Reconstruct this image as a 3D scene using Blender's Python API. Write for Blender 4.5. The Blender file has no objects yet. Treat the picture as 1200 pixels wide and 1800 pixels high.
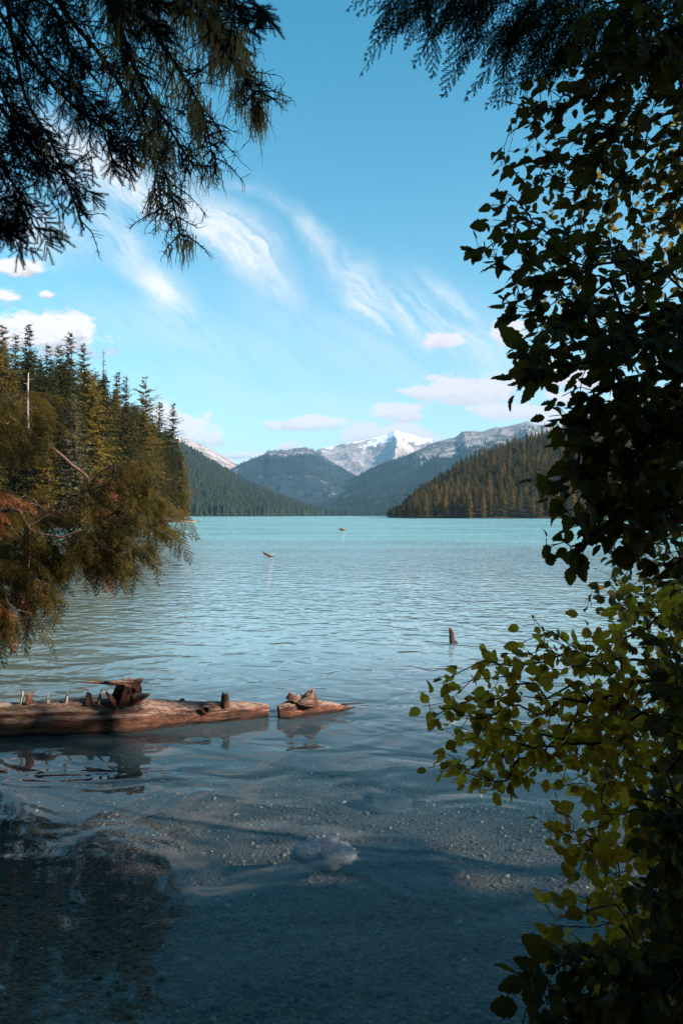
import bpy, math, random
import numpy as np
from mathutils import Vector, Matrix, noise as mnoise

scene = bpy.context.scene
COL = scene.collection
R = math.radians
rng = np.random.default_rng(7)
random.seed(7)

# ------------------------------------------------------------------ camera, sky, sun, exposure
CAM_H = 2.2
HOR = 906.0
cam_d = bpy.data.cameras.new('camera')
cam = bpy.data.objects.new('camera', cam_d)
COL.objects.link(cam)
cam.location = (0, 0, CAM_H)
cam.rotation_euler = (R(90), 0, 0)
cam_d.sensor_fit = 'VERTICAL'
cam_d.sensor_height = 36
cam_d.lens = 24
cam_d.shift_y = (HOR - 900) / 1800.0
cam_d.clip_start = 0.05
cam_d.clip_end = 40000
cam_d.dof.use_dof = True
cam_d.dof.focus_distance = 14
cam_d.dof.aperture_fstop = 16.0
scene.camera = cam

SUN_EL, SUN_AZ = 27.0, 115.0          # azimuth: degrees to the right of the view direction (+Y)
sd = Vector((math.sin(R(SUN_AZ)) * math.cos(R(SUN_EL)), math.cos(R(SUN_AZ)) * math.cos(R(SUN_EL)), math.sin(R(SUN_EL))))
sun_d = bpy.data.lights.new('sun', 'SUN')
sun_d.energy = 5.0
sun_d.angle = R(0.5)
sun_d.color = (1.0, 0.86, 0.70)
sun = bpy.data.objects.new('sun', sun_d)
COL.objects.link(sun)
sun.rotation_euler = sd.to_track_quat('Z', 'Y').to_euler()
sun.location = (30, -10, 40)

scene.view_settings.view_transform = 'Standard'
scene.view_settings.look = 'None'
scene.view_settings.gamma = 1
scene.view_settings.use_curve_mapping = False
scene.view_settings.exposure = 1.42
scene.render.engine = 'CYCLES'
cy = scene.cycles
cy.max_bounces = 5
cy.diffuse_bounces = 2
cy.glossy_bounces = 2
cy.transmission_bounces = 3
cy.transparent_max_bounces = 6
cy.volume_bounces = 0
cy.caustics_reflective = False
cy.caustics_refractive = False
cy.sample_clamp_indirect = 4
cy.use_denoising = True
try:
    cy.denoiser = 'OPENIMAGEDENOISE'
except Exception:
    pass


class NT:
    """small helper for building node trees"""
    def __init__(s, tree):
        s.t = tree

    def n(s, typ, **kw):
        nd = s.t.nodes.new(typ)
        for k, v in kw.items():
            setattr(nd, k, v)
        return nd

    def l(s, a, b):
        s.t.links.new(a, b)

    def put(s, sock, v):
        if v is None:
            return
        if isinstance(v, bpy.types.NodeSocket):
            s.l(v, sock)
        else:
            if isinstance(v, (tuple, list)) and hasattr(sock.default_value, '__len__') and len(sock.default_value) == 4 and len(v) == 3:
                v = (*v, 1)
            sock.default_value = v

    def m(s, op, a, b=None, c=None, clamp=False):
        nd = s.n('ShaderNodeMath', operation=op)
        nd.use_clamp = clamp
        s.put(nd.inputs[0], a)
        s.put(nd.inputs[1], b)
        s.put(nd.inputs[2], c)
        return nd.outputs[0]

    def v(s, op, a, b=None, scale=None):
        nd = s.n('ShaderNodeVectorMath', operation=op)
        s.put(nd.inputs[0], a)
        s.put(nd.inputs[1], b)
        if scale is not None:
            s.put(nd.inputs['Scale'], scale)
        return nd.outputs['Value'] if op in ('LENGTH', 'DOT_PRODUCT') else nd.outputs[0]

    def xyz(s, x, y, z):
        nd = s.n('ShaderNodeCombineXYZ')
        s.put(nd.inputs[0], x); s.put(nd.inputs[1], y); s.put(nd.inputs[2], z)
        return nd.outputs[0]

    def sep(s, v):
        nd = s.n('ShaderNodeSeparateXYZ')
        s.put(nd.inputs[0], v)
        return nd.outputs

    def mix(s, f, a, b, blend='MIX'):
        nd = s.n('ShaderNodeMix', data_type='RGBA', blend_type=blend)
        s.put(nd.inputs[0], f); s.put(nd.inputs[6], a); s.put(nd.inputs[7], b)
        return nd.outputs[2]

    def mixf(s, f, a, b):
        nd = s.n('ShaderNodeMix', data_type='FLOAT')
        s.put(nd.inputs[0], f); s.put(nd.inputs[2], a); s.put(nd.inputs[3], b)
        return nd.outputs[0]

    def noise(s, vec, scale, detail=3, rough=0.5, dist=0.0, typ='FBM'):
        nd = s.n('ShaderNodeTexNoise')
        nd.noise_type = typ
        s.put(nd.inputs['Vector'], vec)
        s.put(nd.inputs['Scale'], scale)
        s.put(nd.inputs['Detail'], detail)
        s.put(nd.inputs['Roughness'], rough)
        s.put(nd.inputs['Distortion'], dist)
        return nd.outputs

    def ss(s, val, lo, hi, a=0.0, b=1.0):
        nd = s.n('ShaderNodeMapRange', interpolation_type='SMOOTHSTEP')
        s.put(nd.inputs[0], val); s.put(nd.inputs[1], lo); s.put(nd.inputs[2], hi)
        s.put(nd.inputs[3], a); s.put(nd.inputs[4], b)
        return nd.outputs[0]

    def ramp(s, f, stops):
        nd = s.n('ShaderNodeValToRGB')
        s.put(nd.inputs[0], f)
        el = nd.color_ramp.elements
        while len(el) < len(stops):
            el.new(0.5)
        for e, (p, c) in zip(el, stops):
            e.position = p
            e.color = (*c, 1)
        return nd.outputs[0]


# ---- world: physical sky with drifting cirrus and low cumulus
world = bpy.data.worlds.new("World")
scene.world = world
world.use_nodes = True
wt = world.node_tree
wt.nodes.clear()
W = NT(wt)
sky = W.n('ShaderNodeTexSky', sky_type='NISHITA')
sky.sun_disc = False
sky.sun_elevation = R(SUN_EL)
sky.sun_rotation = R(SUN_AZ)
sky.altitude = 800
sky.air_density = 1.0
sky.dust_density = 0.6
sky.ozone_density = 2.0
tc = W.n('ShaderNodeTexCoord')
dirv = tc.outputs['Generated']
dx, dy, dz = W.sep(dirv)
dyc = W.m('MAXIMUM', dy, 0.08)
u = W.m('DIVIDE', dx, dyc)
v = W.m('DIVIDE', dz, dyc)
P2 = W.xyz(u, v, 0.0)
front = W.ss(dy, 0.05, 0.3)
above = W.ss(dz, -0.01, 0.01)
# sky base graded a touch toward cyan, as the photograph's air looks
hs = W.n('ShaderNodeHueSaturation')
W.put(hs.inputs['Hue'], 0.474)
W.put(hs.inputs['Saturation'], 1.40)
W.put(hs.inputs['Value'], 0.93)
W.l(sky.outputs[0], hs.inputs['Color'])
elv = W.m('MAXIMUM', dz, 0.0)
pale = W.m('MULTIPLY', W.m('EXPONENT', W.m('MULTIPLY', elv, -5.6)), 0.92)
base = W.mix(pale, W.v('MULTIPLY', hs.outputs[0], (0.95, 1.0, 0.93)), (3.45, 3.55, 3.5))


def uv(px, py):
    return ((px - 600) / 1200.0, (HOR - py) / 1200.0)


# cirrus
warp = W.noise(P2, 2.6, 7, 0.62)[1]
P2w = W.v('ADD', P2, W.v('SCALE', W.v('SUBTRACT', warp, (0.5, 0.5, 0.5)), scale=0.13))


def streak(px, py, ang, length, width, amp):
    """an elongated soft patch, ang in degrees below the horizontal to the right"""
    cx, cy_ = uv(px, py)
    q = W.v('SUBTRACT', P2w, (cx, cy_, 0))
    a = R(-ang)
    ca, sa = math.cos(a), math.sin(a)
    al = W.m('DIVIDE', W.v('DOT_PRODUCT', q, (ca, sa, 0)), length / 1200.0)
    ac = W.m('DIVIDE', W.v('DOT_PRODUCT', q, (-sa, ca, 0)), width / 1200.0)
    d2 = W.m('ADD', W.m('MULTIPLY', al, al), W.m('MULTIPLY', ac, ac))
    return W.m('MULTIPLY', W.m('EXPONENT', W.m('MULTIPLY', d2, -1.0)), amp)


cir = None
for args in [(395, 420, 42, 135, 40, 1.0), (330, 350, 30, 70, 22, 0.8), (240, 330, 28, 110, 44, 0.95), (290, 525, 50, 70, 32, 0.85), (215, 440, 52, 130, 42, 0.5),
             (560, 440, 42, 120, 22, 0.45), (650, 530, 44, 100, 34, 0.8), (740, 570, 30, 90, 44, 0.75), (830, 600, 45, 100, 40, 0.5), (800, 540, 40, 70, 18, 0.5),
             (620, 600, 20, 260, 55, 0.25), (60, 410, 32, 120, 34, 0.55), (350, 600, 15, 220, 50, 0.28), (130, 300, 35, 110, 50, 0.7), (430, 340, 30, 60, 12, 0.25),
             (480, 690, 8, 300, 40, 0.18), (780, 640, 10, 160, 26, 0.3)]:
    s_ = streak(*args)
    cir = s_ if cir is None else W.m('MAXIMUM', cir, s_)
# fibres run along the streak direction
a_ = R(-42)
fx = W.v('DOT_PRODUCT', P2w, (math.cos(a_), math.sin(a_), 0))
fy = W.v('DOT_PRODUCT', P2w, (-math.sin(a_), math.cos(a_), 0))
fib = W.noise(W.xyz(W.m('MULTIPLY', fx, 6.0), W.m('MULTIPLY', fy, 30.0), 0.3), 1.0, 8, 0.7, 1.1)[0]
blot = W.noise(W.xyz(W.m('MULTIPLY', fx, 7.0), W.m('MULTIPLY', fy, 11.0), 4.3), 1.0, 5, 0.6, 0.3)[0]
fmask = W.ss(W.m('ADD', W.m('MULTIPLY', fib, 0.6), W.m('MULTIPLY', blot, 0.4)), 0.34, 0.60)
cir = W.m('MULTIPLY', cir, W.m('ADD', W.m('MULTIPLY', fmask, 1.25), 0.16))
cir = W.m('MULTIPLY', cir, front)
# thin cirrus over the rest of the dome
g1 = W.noise(W.v('MULTIPLY', dirv, (1.2, 3.0, 4.0)), 1.6, 6, 0.6, 0.8)[0]
gen = W.m('MULTIPLY', W.ss(g1, 0.5, 0.78), W.m('SUBTRACT', 0.45, W.m('MULTIPLY', front, 0.45)))
cir = W.m('MULTIPLY', W.m('MAXIMUM', cir, gen), 0.88, clamp=True)

# cumulus
best = None
tpos = None
for (px, py, rx, ry) in [(70, 588, 125, 40), (30, 474, 62, 17), (8, 520, 32, 18), (82, 518, 14, 9), (335, 762, 68, 42), (290, 735, 60, 28),
                         (545, 745, 68, 14), (700, 726, 62, 20), (640, 762, 40, 26), (720, 765, 66, 24), (835, 684, 105, 30), (735, 690, 40, 14), (775, 598, 42, 15),
                         (900, 584, 34, 24), (900, 724, 90, 18), (1010, 735, 90, 16), (1010, 655, 90, 26), (510, 785, 20, 9), (1150, 700, 80, 30),
                         (430, 800, 60, 7), (-180, 640, 130, 40), (-120, 500, 100, 30), (1400, 640, 160, 50), (980, 700, 40, 14)]:
    cx, cy_ = uv(px, py)
    q = W.v('SUBTRACT', P2, (cx, cy_, 0))
    q = W.v('DIVIDE', q, (rx / 1200.0, ry / 1200.0, 1.0))
    e = W.m('SUBTRACT', 1.0, W.v('LENGTH', q))
    ty = W.sep(q)[1]
    if best is None:
        best, tpos = e, ty
    else:
        gt = W.m('GREATER_THAN', e, best)
        tpos = W.mixf(gt, tpos, ty)
        best = W.m('MAXIMUM', best, e)
cn = W.noise(W.v('MULTIPLY', P2, (1.0, 1.7, 1.0)), 16, 7, 0.62, 0.4)[0]
cn2 = W.noise(W.v('MULTIPLY', P2, (1.0, 1.5, 1.0)), 45, 5, 0.6, 0.2)[0]
cnn = W.m('ADD', W.m('MULTIPLY', W.m('SUBTRACT', cn, 0.5), 3.2), W.m('MULTIPLY', W.m('SUBTRACT', cn2, 0.5), 0.7))
cd = W.m('ADD', W.m('ADD', best, 0.10), cnn)
cum = W.m('MULTIPLY', W.m('MULTIPLY', W.ss(cd, -0.02, 0.50), 0.94), front)
shade = W.ss(W.m('ADD', tpos, W.m('MULTIPLY', W.m('SUBTRACT', cn2, 0.5), 2.5)), -0.95, 0.15)
cumcol = W.mix(shade, (2.5, 2.3, 2.45), (4.5, 4.1, 3.95))
lx = W.ss(u, -0.35, 0.22)
cumcol = W.mix(W.m('MULTIPLY', lx, 0.75), cumcol, (3.75, 3.35, 3.4))
ccol = W.mix(cir, base, (4.1, 4.05, 4.1))
ccol = W.mix(cum, ccol, cumcol)
ccol = W.mix(above, base, ccol)
bg = W.n('ShaderNodeBackground')
bg.inputs['Strength'].default_value = 0.10
W.l(ccol, bg.inputs['Color'])
wo = W.n('ShaderNodeOutputWorld')
W.l(bg.outputs[0], wo.inputs[0])


# ------------------------------------------------------------------ helpers
def P(px, py, Y):
    return np.array([(px - 600) / 1200.0 * Y, Y, CAM_H - (py - HOR) / 1200.0 * Y])


def new_mat(name):
    m = bpy.data.materials.new(name)
    m.use_nodes = True
    m.node_tree.nodes.clear()
    T = NT(m.node_tree)
    out = T.n('ShaderNodeOutputMaterial')
    return m, T, out


def mesh_from(name, verts, faces, mat=None, smooth=False):
    """verts (N,3) array, faces (M,3) or (M,4) array (or list of such arrays)"""
    me = bpy.data.meshes.new(name)
    verts = np.asarray(verts, dtype=np.float32)
    if not isinstance(faces, list):
        faces = [faces]
    faces = [np.asarray(f, dtype=np.int32) for f in faces if len(f)]
    me.vertices.add(len(verts))
    me.vertices.foreach_set('co', verts.ravel())
    loops = np.concatenate([f.ravel() for f in faces])
    sizes = np.concatenate([np.full(len(f), f.shape[1], dtype=np.int32) for f in faces])
    starts = np.concatenate([[0], np.cumsum(sizes)[:-1]]).astype(np.int32)
    me.loops.add(len(loops))
    me.loops.foreach_set('vertex_index', loops)
    me.polygons.add(len(sizes))
    me.polygons.foreach_set('loop_start', starts)
    me.polygons.foreach_set('loop_total', sizes)
    if smooth:
        me.polygons.foreach_set('use_smooth', np.ones(len(sizes), dtype=bool))
    me.update(calc_edges=True)
    me.validate()
    if mat:
        me.materials.append(mat)
    return me


def add(name, me, parent=None, loc=(0, 0, 0), label=None, cat=None, group=None, kind=None):
    o = bpy.data.objects.new(name, me)
    COL.objects.link(o)
    o.location = loc
    if parent:
        o.parent = parent
    if label: o['label'] = label
    if cat: o['category'] = cat
    if group: o['group'] = group
    if kind: o['kind'] = kind
    return o


def thing(name, loc, label, cat, group=None):
    return add(name, None, None, loc, label, cat, group)


class MB:
    def __init__(s):
        s.v = []; s.f = []; s.n = 0

    def add(s, v, f):
        v = np.asarray(v, dtype=float); f = np.asarray(f)
        s.v.append(v); s.f.append(f + s.n); s.n += len(v)

    def mesh(s, name, mat, smooth=False, off=(0, 0, 0)):
        v = np.concatenate(s.v) - np.array(off)
        f3 = [f for f in s.f if f.shape[1] == 3]
        f4 = [f for f in s.f if f.shape[1] == 4]
        fl = []
        if f3: fl.append(np.concatenate(f3))
        if f4: fl.append(np.concatenate(f4))
        return mesh_from(name, v, fl, mat, smooth)


def tube(pts, rad, sides=5):
    pts = np.asarray(pts, float); rad = np.asarray(rad, float)
    n = len(pts)
    t = np.gradient(pts, axis=0)
    t /= np.linalg.norm(t, axis=1)[:, None] + 1e-9
    ref = np.array([0.0, 0.0, 1.0]) if abs(t[:, 2]).mean() < 0.8 else np.array([1.0, 0.0, 0.0])
    a = np.cross(t, ref); a /= np.linalg.norm(a, axis=1)[:, None] + 1e-9
    b = np.cross(t, a)
    ang = np.linspace(0, 2 * math.pi, sides, endpoint=False)
    v = pts[:, None, :] + rad[:, None, None] * (np.cos(ang)[None, :, None] * a[:, None, :] + np.sin(ang)[None, :, None] * b[:, None, :])
    v = v.reshape(-1, 3)
    i = np.arange(n - 1)[:, None] * sides; j = np.arange(sides)[None, :]; j2 = (j + 1) % sides
    f = np.stack([i + j, i + j2, i + sides + j2, i + sides + j], axis=-1).reshape(-1, 4)
    return v, f


def xform(tv, tf, mats):
    """instances of one template, joined: mats (N,3,4)"""
    mats = np.asarray(mats)
    v = np.einsum('nij,kj->nki', mats[:, :, :3], tv) + mats[:, None, :, 3]
    f = tf[None] + (np.arange(len(mats)) * len(tv))[:, None, None]
    return v.reshape(-1, 3), f.reshape(-1, tf.shape[1])


def frame(pos, ydir, up, scale):
    """matrix with local Y along ydir, local Z close to up"""
    y = ydir / (np.linalg.norm(ydir) + 1e-9)
    x = np.cross(y, up); x /= np.linalg.norm(x) + 1e-9
    z = np.cross(x, y)
    m = np.zeros((3, 4))
    m[:, 0] = x * scale; m[:, 1] = y * scale; m[:, 2] = z * scale; m[:, 3] = pos
    return m


def unit(v):
    return v / (np.linalg.norm(v) + 1e-9)


# value noise on arrays (world-space fractal relief for terrain)
_perm = rng.integers(0, 1 << 30, size=(256, 256)) / float(1 << 30)


def vnoise(x, y):
    xi = np.floor(x).astype(int); yi = np.floor(y).astype(int)
    xf = x - xi; yf = y - yi
    xf = xf * xf * xf * (xf * (xf * 6 - 15) + 10); yf = yf * yf * yf * (yf * (yf * 6 - 15) + 10)
    g = lambda a, b: _perm[a & 255, b & 255]
    return (g(xi, yi) * (1 - xf) + g(xi + 1, yi) * xf) * (1 - yf) + (g(xi, yi + 1) * (1 - xf) + g(xi + 1, yi + 1) * xf) * yf


def fbm(x, y, octs=5, gain=0.5, ridged=False):
    s = 0; a = 1; t = 0
    for i in range(octs):
        c, sn = math.cos(i * 1.3), math.sin(i * 1.3)
        n_ = vnoise(c * x - sn * y + i * 17.3, sn * x + c * y - i * 9.1)
        if ridged:
            n_ = 1 - abs(2 * n_ - 1)
        s = s + a * n_; t += a; a *= gain; x = x * 2.03; y = y * 2.03
    return s / t


# ------------------------------------------------------------------ materials
def foliage_mat(name, c1, c2, trans, tf=0.45, rough=0.55, objrand=True, spec=0.25, red=None):
    m, T, out = new_mat(name)
    geo = T.n('ShaderNodeNewGeometry')
    oi = T.n('ShaderNodeObjectInfo')
    r = T.m('FRACT', T.m('ADD', geo.outputs['Random Per Island'], T.m('MULTIPLY', oi.outputs['Random'], 0.731 if objrand else 0.0)))
    col = T.mix(r, c1, c2)
    if red is not None:
        col = T.mix(T.m('GREATER_THAN', r, red[1]), col, red[0])
    nz = T.noise(geo.outputs['Position'], 3.0, 2)[0]
    col = T.mix(T.ss(nz, 0.35, 0.7, 0.0, 0.35), col, T.v('MULTIPLY', col, (1.5, 1.35, 1.1)))
    nz2 = T.noise(geo.outputs['Position'], 110.0, 3, 0.6)[0]
    col = T.mix(T.ss(nz2, 0.30, 0.70), T.v('MULTIPLY', col, (0.55, 0.5, 0.5)), T.v('MULTIPLY', col, (1.3, 1.3, 1.3)))
    d = T.n('ShaderNodeBsdfPrincipled')
    T.put(d.inputs['Base Color'], col)
    T.put(d.inputs['Roughness'], rough)
    T.put(d.inputs['Specular IOR Level'], spec)
    t = T.n('ShaderNodeBsdfTranslucent')
    T.put(t.inputs['Color'], T.mix(0.5, T.v('MULTIPLY', col, (2.0, 2.0, 1.2)), trans))
    mx = T.n('ShaderNodeMixShader')
    mx.inputs[0].default_value = tf
    T.l(d.outputs[0], mx.inputs[1]); T.l(t.outputs[0], mx.inputs[2])
    T.l(mx.outputs[0], out.inputs[0])
    return m


def plain_mat(name, c1, c2, scale=8, rough=0.85, bump=0.3, stretch=(1, 1, 1), spec=0.3):
    m, T, out = new_mat(name)
    tcn = T.n('ShaderNodeTexCoord')
    vec = T.v('MULTIPLY', tcn.outputs['Object'], stretch)
    nz = T.noise(vec, scale, 6, 0.6, 0.3)[0]
    col = T.ramp(nz, [(0.3, c1), (0.7, c2)])
    d = T.n('ShaderNodeBsdfPrincipled')
    T.put(d.inputs['Base Color'], col)
    T.put(d.inputs['Roughness'], rough)
    T.put(d.inputs['Specular IOR Level'], spec)
    b = T.n('ShaderNodeBump')
    b.inputs['Strength'].default_value = bump
    b.inputs['Distance'].default_value = 0.02
    T.l(nz, b.inputs['Height']); T.l(b.outputs[0], d.inputs['Normal'])
    T.l(d.outputs[0], out.inputs[0])
    return m


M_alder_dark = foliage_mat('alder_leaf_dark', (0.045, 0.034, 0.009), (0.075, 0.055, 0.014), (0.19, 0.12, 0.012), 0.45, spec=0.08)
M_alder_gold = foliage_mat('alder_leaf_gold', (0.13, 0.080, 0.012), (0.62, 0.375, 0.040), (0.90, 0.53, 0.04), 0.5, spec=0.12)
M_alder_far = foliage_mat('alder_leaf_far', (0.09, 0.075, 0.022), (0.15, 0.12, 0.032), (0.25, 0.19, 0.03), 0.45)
M_cedar_dark = foliage_mat('cedar_frond_dark', (0.018, 0.022, 0.012), (0.030, 0.034, 0.016), (0.03, 0.03, 0.01), 0.2, spec=0.03, rough=0.9)
M_cedar = foliage_mat('cedar_frond', (0.016, 0.018, 0.006), (0.085, 0.062, 0.010), (0.14, 0.09, 0.01), 0.4, spec=0.1)
M_cedar_red = foliage_mat('cedar_frond_dead', (0.10, 0.025, 0.010), (0.20, 0.055, 0.014), (0.20, 0.05, 0.015), 0.3)
M_spruce = foliage_mat('spruce_needles', (0.015, 0.024, 0.014), (0.030, 0.038, 0.020), (0.03, 0.04, 0.01), 0.15, spec=0.05, rough=0.9)
M_lichen = foliage_mat('hanging_lichen', (0.34, 0.19, 0.08), (0.58, 0.34, 0.16), (0.7, 0.42, 0.18), 0.45, spec=0.05)
M_bark = plain_mat('bark', (0.030, 0.022, 0.018), (0.085, 0.060, 0.045), 12, bump=0.6, stretch=(1, 1, 0.3))
M_twig = plain_mat('twig_bark', (0.022, 0.014, 0.012), (0.050, 0.032, 0.026), 30, bump=0.2)
M_bare = plain_mat('bare_twig', (0.06, 0.035, 0.030), (0.15, 0.09, 0.075), 30, bump=0.2)
M_snag = plain_mat('dead_grey_wood', (0.22, 0.19, 0.17), (0.42, 0.38, 0.35), 3, bump=0.3, stretch=(1, 1, 0.2))


def conifer_mat(name, c1, c2, c3):
    m, T, out = new_mat(name)
    geo = T.n('ShaderNodeNewGeometry'); oi = T.n('ShaderNodeObjectInfo')
    rr = oi.outputs['Random']
    tree = T.noise(T.v('MULTIPLY', geo.outputs['Position'], (1, 1, 0.03)), 0.11, 2, 0.6)[0]
    f = T.m('ADD', T.m('MULTIPLY', rr, 0.6), T.m('MULTIPLY', T.ss(tree, 0.35, 0.65), 0.4))
    col = T.ramp(f, [(0.05, c1), (0.5, c2), (0.95, c3)])
    isl = geo.outputs['Random Per Island']
    col = T.mix(1.0, col, T.mix(isl, (0.65, 0.65, 0.65), (1.4, 1.35, 1.2)), 'MULTIPLY')
    d = T.n('ShaderNodeBsdfDiffuse'); T.put(d.inputs[0], col)
    t = T.n('ShaderNodeBsdfTranslucent'); T.put(t.inputs[0], T.v('MULTIPLY', col, (1.5, 1.4, 0.9)))
    mx = T.n('ShaderNodeMixShader'); mx.inputs[0].default_value = 0.25
    T.l(d.outputs[0], mx.inputs[1]); T.l(t.outputs[0], mx.inputs[2]); T.l(mx.outputs[0], out.inputs[0])
    return m


M_con = conifer_mat('conifer_needles', (0.016, 0.023, 0.010), (0.052, 0.047, 0.013), (0.13, 0.092, 0.022))
M_con_r = conifer_mat('conifer_needles_hill', (0.040, 0.042, 0.020), (0.085, 0.070, 0.028), (0.17, 0.115, 0.040))
M_con_grey = conifer_mat('conifer_needles_grey', (0.07, 0.07, 0.045), (0.09, 0.085, 0.055), (0.11, 0.10, 0.07))
M_con_far = conifer_mat('far_conifer_needles', (0.013, 0.024, 0.018), (0.020, 0.033, 0.022), (0.034, 0.042, 0.026))
M_con_dead = conifer_mat('bare_brown_needles', (0.10, 0.075, 0.05), (0.13, 0.095, 0.06), (0.16, 0.12, 0.08))


def terrain_mat(name, forest1, forest2, rock1, rock2, snow_z=None, rock_z=(400, 900), rock_amt=0.4, tex=0.02, snow_col=(0.8, 0.8, 0.82), snow_w=120.0, streaks=True):
    m, T, out = new_mat(name)
    geo = T.n('ShaderNodeNewGeometry')
    pos = geo.outputs['Position']
    z = T.sep(pos)[2]
    nzz = T.sep(geo.outputs['Normal'])[2]
    fine = T.noise(pos, tex, 8, 0.72)[0]
    mid = T.noise(pos, tex * 0.16, 7, 0.65, 0.5)[0]
    vert = T.noise(T.v('MULTIPLY', pos, (1, 1, 0.25)), tex * 0.5, 8, 0.75, 0.8)[0]
    forest = T.mix(T.ss(fine, 0.35, 0.65), forest1, forest2)
    rock = T.mix(T.ss(vert, 0.38, 0.62), rock1, rock2)
    rf = T.ss(z, rock_z[0], rock_z[1], 0.0, 1.0)
    rsel = T.m('ADD', T.m('MULTIPLY', rf, 0.9), T.m('MULTIPLY', T.m('SUBTRACT', T.m('ADD', T.m('MULTIPLY', mid, 0.6), T.m('MULTIPLY', fine, 0.4)), 0.5), 3.2))
    rsel = T.m('ADD', rsel, rock_amt - 0.5)
    rmask = T.ss(rsel, 0.38, 0.62)
    col = T.mix(rmask, forest, rock)
    if snow_z is not None:
        sn = T.m('ADD', T.m('DIVIDE', T.m('SUBTRACT', z, snow_z), snow_w), T.m('MULTIPLY', T.m('SUBTRACT', T.m('ADD', T.m('MULTIPLY', mid, 0.5), T.m('MULTIPLY', vert, 0.5)), 0.5), 9.0))
        sn = T.m('ADD', sn, T.m('MULTIPLY', T.m('SUBTRACT', nzz, 0.75), 5.0))
        col = T.mix(T.ss(sn, 0.3, 0.7), col, snow_col)
    d = T.n('ShaderNodeBsdfDiffuse'); T.put(d.inputs[0], col)
    b = T.n('ShaderNodeBump'); b.inputs['Strength'].default_value = 0.9; b.inputs['Distance'].default_value = 0.35 / tex
    T.l(T.m('ADD', T.m('MULTIPLY', fine, 0.5), T.m('MULTIPLY', vert, 0.5)), b.inputs['Height'])
    T.l(b.outputs[0], d.inputs['Normal'])
    T.l(d.outputs[0], out.inputs[0])
    return m


# ------------------------------------------------------------------ terrain
def hill(name, ridge, d_foot, d_ridge, mat, nu=260, nv=90, relief=0.25, nscale=900.0, power=1.0, foot_z=-3.0, back=0.5, edge=0.02, df=None):
    """a mountain whose ridge line is given as (px, py) seen from the lake; foot and ridge are real distances in metres"""
    ridge = np.array(ridge, float)
    s = np.linspace(ridge[0, 0], ridge[-1, 0], nu)
    ry = np.interp(s, ridge[:, 0], ridge[:, 1])
    vv = np.concatenate([np.linspace(0, 1, nv), 1 + np.linspace(0, 1, nv // 4)[1:] * back])
    S, V = np.meshgrid(s, vv, indexing='ij')
    RY = np.repeat(ry[:, None], len(vv), 1)
    dfoot = np.interp(S, [p[0] for p in df], [p[1] for p in df]) if df else d_foot
    D = dfoot + (d_ridge - dfoot) * V
    X = (S - 600) / 1200 * D
    Y = D
    rz = (HOR - RY) / 1200 * d_ridge + CAM_H
    prof = np.where(V <= 1, V ** power, 1 - (V - 1) * 1.2)
    Z = foot_z + (rz - foot_z) * prof
    wx = fbm(X / nscale + 5, Y / nscale, 3) - 0.5; wy = fbm(X / nscale, Y / nscale + 9, 3) - 0.5
    n1 = fbm(X / nscale + wx * 1.2, Y / nscale + wy * 1.2, 7, 0.52, ridged=True) - 0.62
    n2 = fbm(X / nscale * 9, Y / nscale * 9, 4, 0.55) - 0.5
    env = np.clip(np.minimum(V, 1.0) * 6, 0, 1) * np.clip((1.02 - V) * 4 + 0.0, 0, 1) * (V <= 1.02)
    Z = Z + (rz - foot_z) * relief * n1 * env + (rz - foot_z) * edge * 2 * n2 * np.clip(V * 5, 0, 1)
    Z = np.maximum(Z, foot_z)
    verts = np.stack([X, Y, Z], -1).reshape(-1, 3)
    nU, nV = S.shape
    i, j = np.meshgrid(np.arange(nU - 1), np.arange(nV - 1), indexing='ij')
    a = i * nV + j
    faces = np.stack([a, a + nV, a + nV + 1, a + 1], -1).reshape(-1, 4)
    me = mesh_from(name, verts, faces, mat, True)
    o = add(name, me, kind='structure')
    return o, (s, vv, X, Y, Z)


def sample_grid(g, n, vmax=1.0, vmin=0.02, umin=None, umax=None, dens=None):
    s, vv, X, Y, Z = g
    out = []
    nU, nV = X.shape
    jm = int(np.searchsorted(vv, vmax)) - 1
    area = np.abs((X[1:, :jm] - X[:-1, :jm])) * np.abs((Y[:-1, 1:jm + 1] - Y[:-1, :jm]))
    w = area.copy()
    w[:, vv[:jm] < vmin] = 0
    if umin is not None: w[s[:-1] < umin, :] = 0
    if umax is not None: w[s[:-1] > umax, :] = 0
    if dens is not None: w = w * dens(X[:-1, :jm], Y[:-1, :jm], Z[:-1, :jm])
    w = w.ravel() / w.sum()
    idx = rng.choice(len(w), n, p=w)
    i = idx // jm; j = idx % jm
    a = rng.random(n); b = rng.random(n)
    def bl(A):
        return (A[i, j] * (1 - a) + A[i + 1, j] * a) * (1 - b) + (A[i, j + 1] * (1 - a) + A[i + 1, j + 1] * a) * b
    return np.stack([bl(X), bl(Y), bl(Z)], -1)


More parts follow.
